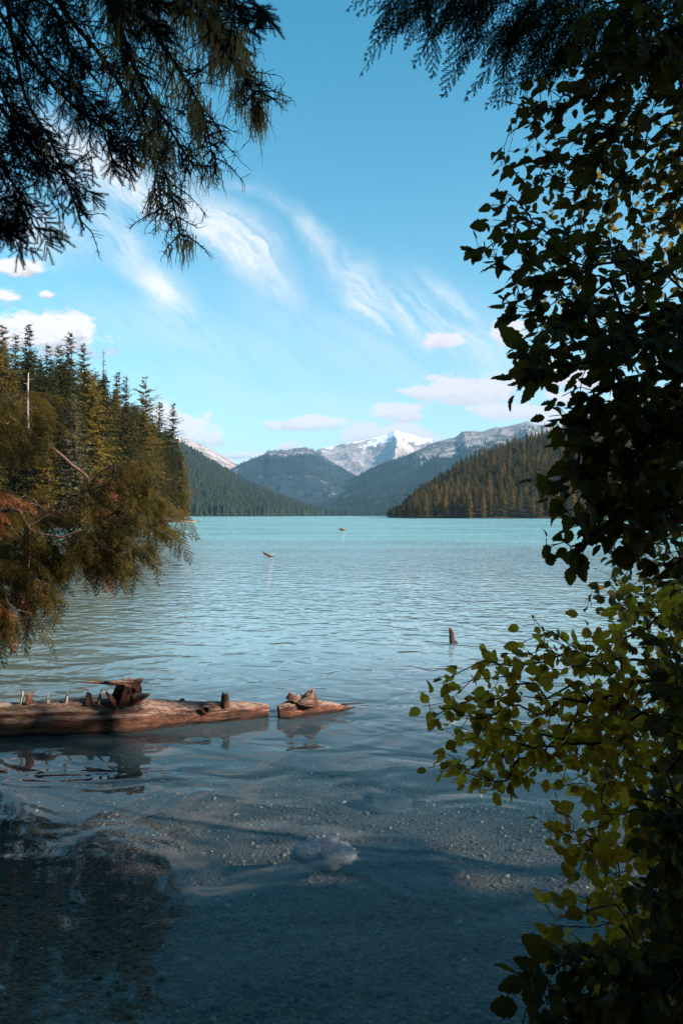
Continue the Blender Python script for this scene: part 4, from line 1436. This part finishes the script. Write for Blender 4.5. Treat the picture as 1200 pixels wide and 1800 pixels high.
for (x, y, s) in [(7.2, -3.9, 1.0)]:
    mt_ = np.array([[[s, 0, 0, x], [0, s, 0, y], [0, 0, s, 0.6]]])
    fb.add(*xform(Vr, Fr, mt_))
    tb.add(*tube([(x, y, 0.4), (x, y, 10), (x, y, 20)], [0.28, 0.18, 0.03], 8))
sf = add('shore_forest', fb.mesh('shore_forest', M_con), label='conifer wood on the near bank around the viewer', cat='forest', kind='stuff')  # added unseen trees, placed to shade the foreground and upper alder
add('trunks', tb.mesh('shore_trunks', M_bark, True), sf, kind='stuff')  # trunks of the added unseen shade trees


# ------------------------------------------------------------------ logs and driftwood
def wood_mat(name, moss=True, dark=(0.014, 0.006, 0.004), mid=(0.085, 0.028, 0.015), light=(0.30, 0.12, 0.07), wet=0.045):
    m, T, out = new_mat(name)
    geo = T.n('ShaderNodeNewGeometry'); tcn = T.n('ShaderNodeTexCoord')
    p = tcn.outputs['Object']
    q = T.v('MULTIPLY', p, (0.16, 1, 1))
    g0 = T.noise(T.v('MULTIPLY', p, (0.07, 1, 1)), 60, 8, 0.75, 0.4)[0]
    g1 = T.m('ADD', T.m('MULTIPLY', T.noise(q, 20, 8, 0.75, 0.8)[0], 0.45), T.m('MULTIPLY', g0, 0.55))
    g2 = T.noise(T.v('MULTIPLY', p, (0.35, 1, 1)), 7, 5, 0.6, 0.6)[0]
    col = T.ramp(T.m('ADD', T.m('MULTIPLY', g1, 0.65), T.m('MULTIPLY', g2, 0.35)), [(0.42, dark), (0.50, mid), (0.60, light)])
    nz = T.sep(geo.outputs['Normal'])[2]
    col = T.mix(T.m('MULTIPLY', T.ss(nz, 0.35, 0.9), T.ss(g0, 0.42, 0.56)), col, (0.38, 0.26, 0.21))
    if moss:
        mo = T.noise(p, 5, 5, 0.6)[0]
        x_ = T.sep(p)[0]
        mm = T.m('MULTIPLY', T.ss(mo, 0.50, 0.62), T.ss(x_, 0.6, -1.0))
        col = T.mix(T.m('MULTIPLY', mm, 0.75), col, (0.055, 0.045, 0.008))
    z = T.sep(geo.outputs['Position'])[2]
    wetf = T.ss(T.m('ADD', z, T.m('MULTIPLY', g2, 0.04)), wet + 0.04, wet)
    col = T.mix(wetf, col, T.v('MULTIPLY', col, (0.32, 0.28, 0.26)))
    d = T.n('ShaderNodeBsdfPrincipled'); T.put(d.inputs['Base Color'], col)
    T.put(d.inputs['Roughness'], T.mixf(wetf, 0.8, 0.3))
    b = T.n('ShaderNodeBump'); b.inputs['Strength'].default_value = 1.0; b.inputs['Distance'].default_value = 0.05
    T.l(g1, b.inputs['Height']); T.l(b.outputs[0], d.inputs['Normal'])
    T.l(d.outputs[0], out.inputs[0])
    return m


M_log = wood_mat('weathered_log')
M_drift = wood_mat('driftwood', moss=False)
M_stub = plain_mat('pale_branch_stub', (0.16, 0.12, 0.10), (0.42, 0.33, 0.28), 30, bump=0.5)
M_hole = plain_mat('knot_hole', (0.008, 0.005, 0.004), (0.02, 0.012, 0.01), 20)


def log_body(pts_, rads, sides=64, nseg=220, seed=0, rough=0.13, squash=0.85, grain=0.13, up=(0, 0, 1.0)):
    """a cylinder with bark ridges that run along it and split, broken ends"""
    pts_ = np.array(pts_, float); t = np.linspace(0, 1, len(pts_)); tt = np.linspace(0, 1, nseg)
    c = np.stack([np.interp(tt, t, pts_[:, k]) for k in range(3)], -1)
    rr = np.interp(tt, t, rads)
    for _ in range(3): rr[1:-1] = (rr[:-2] + rr[1:-1] * 2 + rr[2:]) / 4
    L = np.linalg.norm(pts_[-1] - pts_[0])
    ang = np.linspace(0, 2 * math.pi, sides, endpoint=False)
    A, S_ = np.meshgrid(ang, tt * L)
    n1 = fbm(S_ * 1.2 + seed, np.cos(A) * 1.4 + 3, 4) + fbm(S_ * 1.2 + seed + 7, np.sin(A) * 1.4 + 3, 4) - 1.0
    g = fbm(np.cos(A) * 7 + 10, S_ * 0.9 + seed, 4, 0.6, ridged=True) + fbm(np.sin(A) * 7 + 20, S_ * 0.9 + seed, 4, 0.6, ridged=True) - 1.2
    fine = fbm(np.cos(A) * 16 + 10, S_ * 3 + seed, 3) + fbm(np.sin(A) * 16 + 30, S_ * 3, 3) - 1
    rad_ = rr[:, None] * (1 + rough * 2 * n1 + grain * 2.2 * g + 0.03 * fine)
    tdir = np.gradient(c, axis=0); tdir /= np.linalg.norm(tdir, axis=1)[:, None]
    up = np.array(up); side = np.cross(tdir, up); side /= np.linalg.norm(side, axis=1)[:, None]; u2 = np.cross(side, tdir)
    V = c[:, None, :] + rad_[..., None] * (np.cos(A)[..., None] * side[:, None, :] + squash * np.sin(A)[..., None] * u2[:, None, :])
    V = V.reshape(-1, 3)
    i_ = np.arange(nseg - 1)[:, None] * sides; j_ = np.arange(sides)[None]; j2 = (j_ + 1) % sides
    F = np.stack([i_ + j_, i_ + j2, i_ + sides + j2, i_ + sides + j_], -1).reshape(-1, 4)
    nV = len(V)
    V = np.concatenate([V, [c[0], c[-1]]])
    jj = np.arange(sides)
    F2 = np.concatenate([np.stack([np.full(sides, nV), (jj + 1) % sides, jj], -1),
                         np.stack([np.full(sides, nV + 1), (nseg - 1) * sides + jj, (nseg - 1) * sides + (jj + 1) % sides], -1)])
    return V, [F, F2]


def log_obj(name, parent, body, mat, off):
    V, F = body
    return add(name, mesh_from(name, V - np.array(off), F, mat, True), parent)


def jag(p0, p1, r0, r1, seed, sides=9, n=7, rough=0.3):
    """short broken knob or splintered stub"""
    r = np.random.default_rng(seed)
    p0 = np.array(p0, float); p1 = np.array(p1, float)
    ts = np.linspace(0, 1, n)
    d = unit(p1 - p0); ref = np.array([0, 0, 1.0]) if abs(d[2]) < 0.9 else np.array([1.0, 0, 0])
    a_ = unit(np.cross(d, ref)); b_ = np.cross(d, a_)
    prof = 1 + r.normal(0, rough * 0.4, sides)
    V = []
    endl = r.uniform(-0.25, 0.25, sides) * rough * 2
    for t in ts:
        rr = (r0 * (1 - t) + r1 * t)
        for k in range(sides):
            an = k * 6.283 / sides + t * 0.3
            tt = t * (1 + endl[k])
            V.append(p0 + (p1 - p0) * tt + (a_ * math.cos(an) + b_ * math.sin(an)) * rr * prof[k] * (1 + r.normal(0, rough * 0.15)))
    V.append(p0 + (p1 - p0) * 1.0)
    V = np.array(V); m_ = sides
    F = [(k * m_ + j, k * m_ + (j + 1) % m_, (k + 1) * m_ + (j + 1) % m_, (k + 1) * m_ + j) for k in range(n - 1) for j in range(m_)]
    F2 = [((n - 1) * m_ + j, (n - 1) * m_ + (j + 1) % m_, len(V) - 1) for j in range(m_)]
    return V, np.array(F), np.array(F2)


def jag_obj(name, parent, mat, off, *a, **k):
    V, F, F2 = jag(*a, **k)
    return add(name, mesh_from(name, V - np.array(off), [F, F2], mat, True), parent)


# big log: from beyond the left edge to px 470
def Q(px, Y, z):
    return np.array([(px - 600) / 1200 * Y, Y, z])


o_ = (-2.2, 7.0, 0.0)
lg = thing('log', o_, 'long weathered reddish log with a broken branch stump lying half sunk in the shallows', 'log')
lp = [Q(-300, 6.75, 0.06), Q(-120, 6.85, 0.075), Q(0, 6.98, 0.085), Q(120, 7.05, 0.09), Q(225, 7.12, 0.085), Q(330, 7.28, 0.065), Q(420, 7.42, 0.055), Q(471, 7.50, 0.055)]
log_obj('log_body', lg, log_body(lp, [0.235, 0.225, 0.215, 0.215, 0.215, 0.165, 0.13, 0.085], seed=2), M_log, o_)
log_obj('branch_stump', lg, log_body([P(214, 1262, 7.1), P(222, 1236, 7.1), P(226, 1218, 7.06), P(229, 1208, 7.03), P(231, 1200, 7.0)], [0.23, 0.165, 0.125, 0.10, 0.07], sides=30, nseg=40, seed=14, rough=0.16, squash=0.8, grain=0.36, up=(0, 1.0, 0.1)), M_drift, o_)
jag_obj('splinter', lg, M_drift, o_, P(238, 1208, 7.0), P(248, 1192, 7.0), 0.05, 0.02, 63, sides=8, n=5, rough=0.4)
jag_obj('splinter', lg, M_drift, o_, P(246, 1202, 7.05), P(148, 1199, 6.85), 0.045, 0.004, 6, sides=8, n=8, rough=0.35)
jag_obj('splinter', lg, M_drift, o_, P(205, 1240, 7.0), P(188, 1217, 6.95), 0.04, 0.012, 61, sides=7, n=5, rough=0.4)
jag_obj('splinter', lg, M_drift, o_, P(236, 1228, 7.0), P(262, 1222, 7.0), 0.06, 0.02, 62, sides=8, n=5, rough=0.4)
for k, (px, py, px2, py2, r0, mt_) in enumerate([(38, 1232, 42, 1211, 0.016, M_stub), (52, 1232, 54, 1217, 0.034, M_drift), (84, 1231, 84, 1216, 0.018, M_stub), (116, 1231, 120, 1214, 0.017, M_stub),
                                                 (155, 1231, 156, 1216, 0.036, M_drift), (172, 1230, 181, 1208, 0.018, M_stub), (320, 1238, 322, 1225, 0.034, M_drift), (396, 1236, 396, 1217, 0.042, M_drift)]):
    Yk = 7.0 + 0.32 * (px > 300)
    jag_obj('knot_stub', lg, mt_, o_, P(px, py + 7, Yk), P(px + (px2 - px) * 0.8, 1230 + (py2 - 1230) * 0.75 if px < 300 else py2 + 3, Yk), r0 * 1.2, r0 * (0.8 if r0 > 0.03 else 0.45), 20 + k, sides=8, n=5, rough=0.4)


def knot_ring(parent, c, r0, off, nm='knot_hole'):
    """a rimmed hole facing the viewer"""
    v1, f1 = [], []
    n = 18
    rr = [(1.5, 0.0), (1.25, 0.022), (0.9, 0.020), (0.75, -0.01), (0.0, -0.02)]
    V = []
    for a_, dpt in rr:
        for k in range(n):
            an = k * 6.283 / n
            V.append((c[0] + math.cos(an) * r0 * a_ * 1.1, c[1] - dpt, c[2] + math.sin(an) * r0 * a_ * (1 + 0.1 * math.sin(3 * an))))
    F = [(q * n + j, q * n + (j + 1) % n, (q + 1) * n + (j + 1) % n, (q + 1) * n + j) for q in range(len(rr) - 1) for j in range(n)]
    rim = add('knot_rim', mesh_from('knot_rim', np.array(V[:4 * n]) - np.array(off), np.array([f for f in F if max(f) < 4 * n]), M_drift, True), parent)
    cc = np.array(V[3 * n:4 * n]); ctr = cc.mean(0) + np.array([0, 0.004, 0])
    V2 = np.concatenate([cc + np.array([0, -0.002, 0]), [ctr]])
    add(nm, mesh_from(nm, V2 - np.array(off), np.array([(j, (j + 1) % n, n) for j in range(n)]), M_hole), rim)


kx = P(362, 1247, 7.17)
knot_ring(lg, kx, 0.030, o_)

# second, short log
o2 = (-0.3, 7.5, 0.0)
lg2 = thing('log', o2, 'short pointed piece of reddish driftwood log off the end of the long log', 'log')
lp2 = [Q(489, 7.45, 0.05), Q(508, 7.48, 0.06), Q(545, 7.55, 0.06), Q(575, 7.62, 0.045), Q(605, 7.68, 0.035), Q(624, 7.7, 0.035)]
log_obj('log_body', lg2, log_body(lp2, [0.09, 0.13, 0.12, 0.085, 0.035, 0.008], nseg=60, sides=28, seed=9, rough=0.14), M_drift, o2)
jag_obj('knot_stub', lg2, M_drift, o2, P(545, 1236, 7.5), P(549, 1213, 7.5), 0.14, 0.025, 71, sides=11, n=6, rough=0.5)
jag_obj('knot_stub', lg2, M_drift, o2, P(526, 1232, 7.5), P(528, 1222, 7.5), 0.10, 0.03, 73, sides=9, n=5, rough=0.5)
jag_obj('knot_stub', lg2, M_drift, o2, P(510, 1230, 7.45), P(513, 1218, 7.45), 0.05, 0.02, 72, sides=8, n=5, rough=0.4)
jag_obj('twig', lg2, M_hole, o2, P(600, 1238, 7.66), P(638, 1236, 7.7), 0.010, 0.004, 74, sides=6, n=5, rough=0.2)

# stake
Ys = 2.2 * 1200 / (1131 - HOR)
st = thing('stake', tuple(P(795, 1131, Ys)), 'broken upright stake of reddish wood poking out of open water right of centre', 'driftwood')
so = P(795, 1131, Ys)
jag_obj('stake_body', st, M_drift, so, P(796, 1145, Ys), P(792, 1108, Ys), 0.065, 0.032, 81, sides=10, n=9, rough=0.35)
jag_obj('splinter', st, M_drift, so, P(794, 1112, Ys), P(791, 1103, Ys), 0.026, 0.006, 82, sides=6, n=4, rough=0.3)
jag_obj('splinter', st, M_hole, so, P(796, 1128, Ys), P(803, 1131, Ys), 0.04, 0.02, 83, sides=7, n=4, rough=0.3)
# far driftwood pieces
Yf = 2.2 * 1200 / (979 - HOR)
f1 = thing('driftwood', tuple(P(472, 979, Yf)), 'short tilted stick of driftwood sticking out of the water left of centre', 'driftwood')
jag_obj('stick', f1, M_drift, P(472, 979, Yf), P(482, 981, Yf), P(464, 972, Yf), 0.085, 0.07, 85, sides=9, n=6, rough=0.2)
Yg = 2.2 * 1200 / (933 - HOR)
f2 = thing('driftwood', tuple(P(600, 933, Yg)), 'dark lump of floating root wood farther out near the middle of the lake', 'driftwood')
jag_obj('root_lump', f2, M_drift, P(600, 933, Yg), P(605, 934, Yg), P(599, 929, Yg), 0.30, 0.20, 87, sides=10, n=6, rough=0.4)
jag_obj('root_arm', f2, M_drift, P(600, 933, Yg), P(602, 930, Yg), P(595, 930.5, Yg), 0.12, 0.06, 88, sides=8, n=4, rough=0.3)

# ------------------------------------------------------------------ stones and pebbles
def stone(seed, subdiv=2, flat=0.6):
    """icosphere-like lumpy stone"""
    r = np.random.default_rng(seed)
    n = 10 if subdiv == 1 else 34; mth = 6 if subdiv == 1 else 20
    V = [(0, 0, 1.0)]
    for i_ in range(1, mth):
        th = math.pi * i_ / mth
        for j_ in range(n):
            ph = 6.283 * j_ / n
            V.append((math.sin(th) * math.cos(ph), math.sin(th) * math.sin(ph), math.cos(th)))
    V.append((0, 0, -1.0))
    V = np.array(V)
    o = r.uniform(0, 50)
    d = 1 + 0.9 * (fbm(V[:, 0] * 1.1 + o, V[:, 1] * 1.1 + V[:, 2] * 0.9 + o, 3) - 0.5) + (0.2 * (fbm(V[:, 0] * 5 + o, V[:, 1] * 5 + V[:, 2] * 5, 3) - 0.5) if subdiv > 1 else 0)
    V = V * d[:, None] * np.array([1.0, 0.75, flat])
    F3 = [(0, 1 + j_, 1 + (j_ + 1) % n) for j_ in range(n)] + [(len(V) - 1, 1 + (mth - 2) * n + (j_ + 1) % n, 1 + (mth - 2) * n + j_) for j_ in range(n)]
    F4 = [(1 + (i_ - 1) * n + j_, 1 + i_ * n + j_, 1 + i_ * n + (j_ + 1) % n, 1 + (i_ - 1) * n + (j_ + 1) % n) for i_ in range(1, mth - 1) for j_ in range(n)]
    return V, np.array(F3), np.array(F4)


def stone_mat(name, c1, c2, c3):
    m, T, out = new_mat(name)
    geo = T.n('ShaderNodeNewGeometry'); tcn = T.n('ShaderNodeTexCoord')
    n1 = T.noise(tcn.outputs['Object'], 14, 8, 0.75)[0]
    n2 = T.noise(geo.outputs['Position'], 60, 4, 0.7)[0]
    col = T.ramp(T.m('ADD', T.m('MULTIPLY', n1, 0.6), T.m('MULTIPLY', n2, 0.4)), [(0.35, c1), (0.5, c2), (0.62, c3)])
    d = T.n('ShaderNodeBsdfPrincipled'); T.put(d.inputs['Base Color'], col); d.inputs['Roughness'].default_value = 0.85
    b = T.n('ShaderNodeBump'); b.inputs['Strength'].default_value = 0.5; b.inputs['Distance'].default_value = 0.01
    T.l(n2, b.inputs['Height']); T.l(b.outputs[0], d.inputs['Normal'])
    T.l(d.outputs[0], out.inputs[0])
    return m


M_stone = stone_mat('granite_boulder', (0.025, 0.026, 0.032), (0.085, 0.08, 0.095), (0.26, 0.24, 0.27))
M_stone_dark = stone_mat('dark_rock', (0.008, 0.012, 0.015), (0.018, 0.024, 0.028), (0.035, 0.042, 0.045))
M_stone_tan = stone_mat('tan_stone', (0.06, 0.045, 0.035), (0.12, 0.085, 0.065), (0.19, 0.14, 0.11))


def place_stone(name, px, py, size, seed, mat, label, sub=2, flat=0.6, emb=0.4, rotz=0.0):
    # find where the sight line meets the bed
    Yd = 2.0
    for _ in range(400):
        p = P(px, py, Yd)
        if p[2] <= float(bed_z(np.array(p[0]), np.array(p[1]))): break
        Yd += 0.03
    V, F3, F4 = stone(seed, sub, flat)
    me = mesh_from(name, V * size, [F3, F4], mat, True)
    o = add(name, me, None, (p[0], p[1], float(bed_z(np.array(p[0]), np.array(p[1]))) + size * flat * emb), label, 'rock')
    o.rotation_euler = (0, 0, rotz)
    return o


bo = place_stone('boulder', 568, 1480, 0.20, 3, M_stone, 'speckled pale grey boulder just under the surface in the middle of the shallows', flat=0.42, emb=0.55)
bo.location = (-0.11, 4.85, -0.20)
place_stone('rock', 680, 1420, 0.26, 5, M_stone_dark, 'dark blue sunken rock right of and beyond the pale boulder', flat=0.3)
place_stone('stone', 792, 1537, 0.085, 7, M_stone_tan, 'small tan stone on the lakebed right of the pale boulder', flat=0.55, rotz=-0.5)
place_stone('stone', 715, 1577, 0.022, 8, M_stone_tan, 'tiny tan pebble below and left of the tan stone', flat=0.5)
place_stone('stone', 597, 1668, 0.022, 9, M_stone_tan, 'pale pebble alone on the dark bed below the boulder', flat=0.5)
place_stone('stone', 463, 1636, 0.018, 10, M_stone_tan, 'small whitish pebble on the bed left of the lone pale pebble', flat=0.5)

# pebble carpet
pv = []
for k in range(4):
    V, F3, F4 = stone(30 + k, 1, 0.5)
    pv.append((V, F3, F4))
m, T, out = new_mat('pebbles')
geo = T.n('ShaderNodeNewGeometry')
r_ = geo.outputs['Random Per Island']
col = T.ramp(r_, [(0.0, (0.025, 0.018, 0.012)), (0.45, (0.07, 0.048, 0.030)), (0.75, (0.08, 0.072, 0.052)), (0.93, (0.16, 0.12, 0.085)), (1.0, (0.36, 0.30, 0.24))])
col = T.mix(T.ss(T.noise(geo.outputs['Position'], 40, 4, 0.7)[0], 0.4, 0.7, 0, 0.6), col, (0.05, 0.05, 0.035))
d = T.n('ShaderNodeBsdfPrincipled'); T.put(d.inputs['Base Color'], col); d.inputs['Roughness'].default_value = 0.85
T.l(d.outputs[0], out.inputs[0])
M_peb = m
pb = MB()
npb = 9000
yy_ = 2.0 + 7.0 * rng.random(npb) ** 1.2
xx_ = (rng.random(npb) - 0.5) * (yy_ * 1.15 + 1.2)
zz_ = bed_z(xx_, yy_)
sz = 0.006 + 0.020 * rng.random(npb) ** 3
for k in range(4):
    ids = np.arange(k, npb, 4)
    ids = ids[: len(ids)]
    mats = np.zeros((len(ids), 3, 4)); a = rng.uniform(0, 6.28, len(ids)); s = sz[ids]
    mats[:, 0, 0] = np.cos(a) * s; mats[:, 0, 1] = -np.sin(a) * s; mats[:, 1, 0] = np.sin(a) * s; mats[:, 1, 1] = np.cos(a) * s; mats[:, 2, 2] = s
    mats[:, 0, 3] = xx_[ids]; mats[:, 1, 3] = yy_[ids]; mats[:, 2, 3] = zz_[ids] + s * 0.2
    V, F3, F4 = pv[k]
    # low-poly pebble: keep three-sided caps and quads
    v3, f3 = xform(V, F3, mats)
    f4 = (F4[None] + (np.arange(len(ids)) * len(V))[:, None, None]).reshape(-1, 4)
    n_off = pb.n
    pb.v.append(v3); pb.f.append(f3 + n_off); pb.f.append(f4 + n_off); pb.n += len(v3)
add('lakebed_pebbles', pb.mesh('lakebed_pebbles', M_peb, True), label='small pebbles strewn over the shallow lakebed', cat='pebbles', kind='stuff')

# floating red leaf
lf = P(78, 1361, 2.2 * 1200 / (1361 - HOR))
V, F = alder_leaf(9, 0.2, 0.4, 9)
me = mesh_from('floating_leaf', V * 0.075, F, M_cedar_red)
o = add('floating_leaf', me, None, (lf[0], lf[1], 0.012), 'single reddish leaf floating below the long log near the left edge', 'leaf')
o.rotation_euler = (0, 0, 1.9)

# ------------------------------------------------------------------ the point: gravel spit, floating raft of logs, tiny person
Yp = 232
spx = P(332, 917, Yp)
m_sp = plain_mat('shore_gravel', (0.16, 0.12, 0.07), (0.32, 0.25, 0.15), 1.2)
sv, sf3, sf4 = stone(50, 2, 0.10)
me = mesh_from('gravel_spit', sv * np.array([7, 9, 5]) + np.array([spx[0] - 4, Yp + 3, 0]), [sf3, sf4], m_sp, True)
add('gravel_spit', me, kind='structure')
rf = thing('log_raft', tuple(P(340, 918, Yp)), 'low reddish raft of logs at the tip of the left point under the tiny person', 'raft')
ro = P(340, 918, Yp)
for k in range(4):
    a_ = P(329, 917.7, Yp + k * 0.6); b_ = P(353, 918, Yp + k * 0.6)
    a_[2] = b_[2] = 0.12
    V, F = tube([a_, (a_ + b_) / 2, b_], [0.22, 0.24, 0.20], 8)
    add('raft_log', mesh_from('raft_log', V - ro, F, M_drift, True), rf)
a_ = P(335, 917, Yp); a_[2] = 0.42; b_ = P(342, 917, Yp); b_[2] = 0.36
V, F = tube([a_, b_], [0.16, 0.12], 7)
add('raft_log', mesh_from('raft_log', V - ro, F, M_drift, True), rf)


def person(loc, label):
    """standing figure grown as one skinned surface"""
    root = thing('person', loc, label, 'person')
    pts_ = {'pelvis': (0, 0, .95, .14), 'waist': (0, 0, 1.12, .12), 'chest': (0, 0.01, 1.34, .155), 'neck': (0, 0, 1.50, .055), 'head0': (0, 0, 1.60, .085), 'head1': (0, 0, 1.71, .08),
            'sl': (-.17, 0, 1.42, .055), 'el': (-.24, .02, 1.14, .042), 'hl': (-.22, -.08, .90, .03), 'sr': (.17, 0, 1.42, .055), 'er': (.25, .02, 1.15, .042), 'hr': (.20, -.12, .96, .03),
            'tl': (-.09, 0, .88, .09), 'kl': (-.11, -.02, .50, .058), 'al': (-.12, .02, .08, .04), 'fl': (-.13, -.12, .03, .035), 'tr': (.09, 0, .88, .09), 'kr': (.11, -.01, .50, .058), 'ar': (.12, .02, .08, .04), 'fr': (.13, -.12, .03, .035)}
    ed = [('pelvis', 'waist'), ('waist', 'chest'), ('chest', 'neck'), ('neck', 'head0'), ('head0', 'head1'), ('chest', 'sl'), ('sl', 'el'), ('el', 'hl'), ('chest', 'sr'), ('sr', 'er'), ('er', 'hr'),
          ('pelvis', 'tl'), ('tl', 'kl'), ('kl', 'al'), ('al', 'fl'), ('pelvis', 'tr'), ('tr', 'kr'), ('kr', 'ar'), ('ar', 'fr')]
    nm = list(pts_)
    me = bpy.data.meshes.new('person_body')
    me.from_pydata([pts_[k][:3] for k in nm], [(nm.index(a), nm.index(b)) for a, b in ed], [])
    o = bpy.data.objects.new('body', me); COL.objects.link(o); o.parent = root
    md = o.modifiers.new('skin', 'SKIN')
    for k, vtx in enumerate(me.skin_vertices[0].data if me.skin_vertices else []):
        pass
    if not me.skin_vertices:
        bpy.context.view_layer.update()
    for k, nme in enumerate(nm):
        if me.skin_vertices:
            me.skin_vertices[0].data[k].radius = (pts_[nme][3], pts_[nme][3])
    if me.skin_vertices:
        me.skin_vertices[0].data[0].use_root = True
    o.modifiers.new('sub', 'SUBSURF').render_levels = 1
    m, T, out = new_mat('person_clothes')
    tcn = T.n('ShaderNodeTexCoord'); z = T.sep(tcn.outputs['Object'])[2]
    c = T.mix(T.m('GREATER_THAN', z, 0.95), (0.03, 0.04, 0.08), (0.45, 0.07, 0.05))
    c = T.mix(T.m('GREATER_THAN', z, 1.49), c, (0.5, 0.3, 0.22))
    c = T.mix(T.m('GREATER_THAN', z, 1.70), c, (0.03, 0.02, 0.015))
    d = T.n('ShaderNodeBsdfPrincipled'); T.put(d.inputs['Base Color'], c); d.inputs['Roughness'].default_value = 0.8
    T.l(d.outputs[0], out.inputs[0])
    me.materials.append(m)


pl_ = P(332, 915, Yp)
person((pl_[0], Yp, 0.35), 'tiny person in a red top standing at the water on the left point')

# ------------------------------------------------------------------ haze: one closed box of even air
hv = np.array([(-9000, -9000, -20), (9000, -9000, -20), (9000, 13500, -20), (-9000, 13500, -20), (-9000, -9000, 1300), (9000, -9000, 1300), (9000, 13500, 1300), (-9000, 13500, 1300)], float)
hf = np.array([(0, 3, 2, 1), (4, 5, 6, 7), (0, 1, 5, 4), (1, 2, 6, 5), (2, 3, 7, 6), (3, 0, 4, 7)])
m, T, out = new_mat('haze')
pv_ = T.n('ShaderNodeVolumePrincipled')
pv_.inputs['Color'].default_value = (0.30, 0.64, 1.0, 1)
pv_.inputs['Density'].default_value = 0.000052
pv_.inputs['Anisotropy'].default_value = 0.0
T.l(pv_.outputs[0], out.inputs['Volume'])
add('haze', mesh_from('haze', hv, hf, m), label='thin blue haze in the air over the lake', cat='haze', kind='stuff')
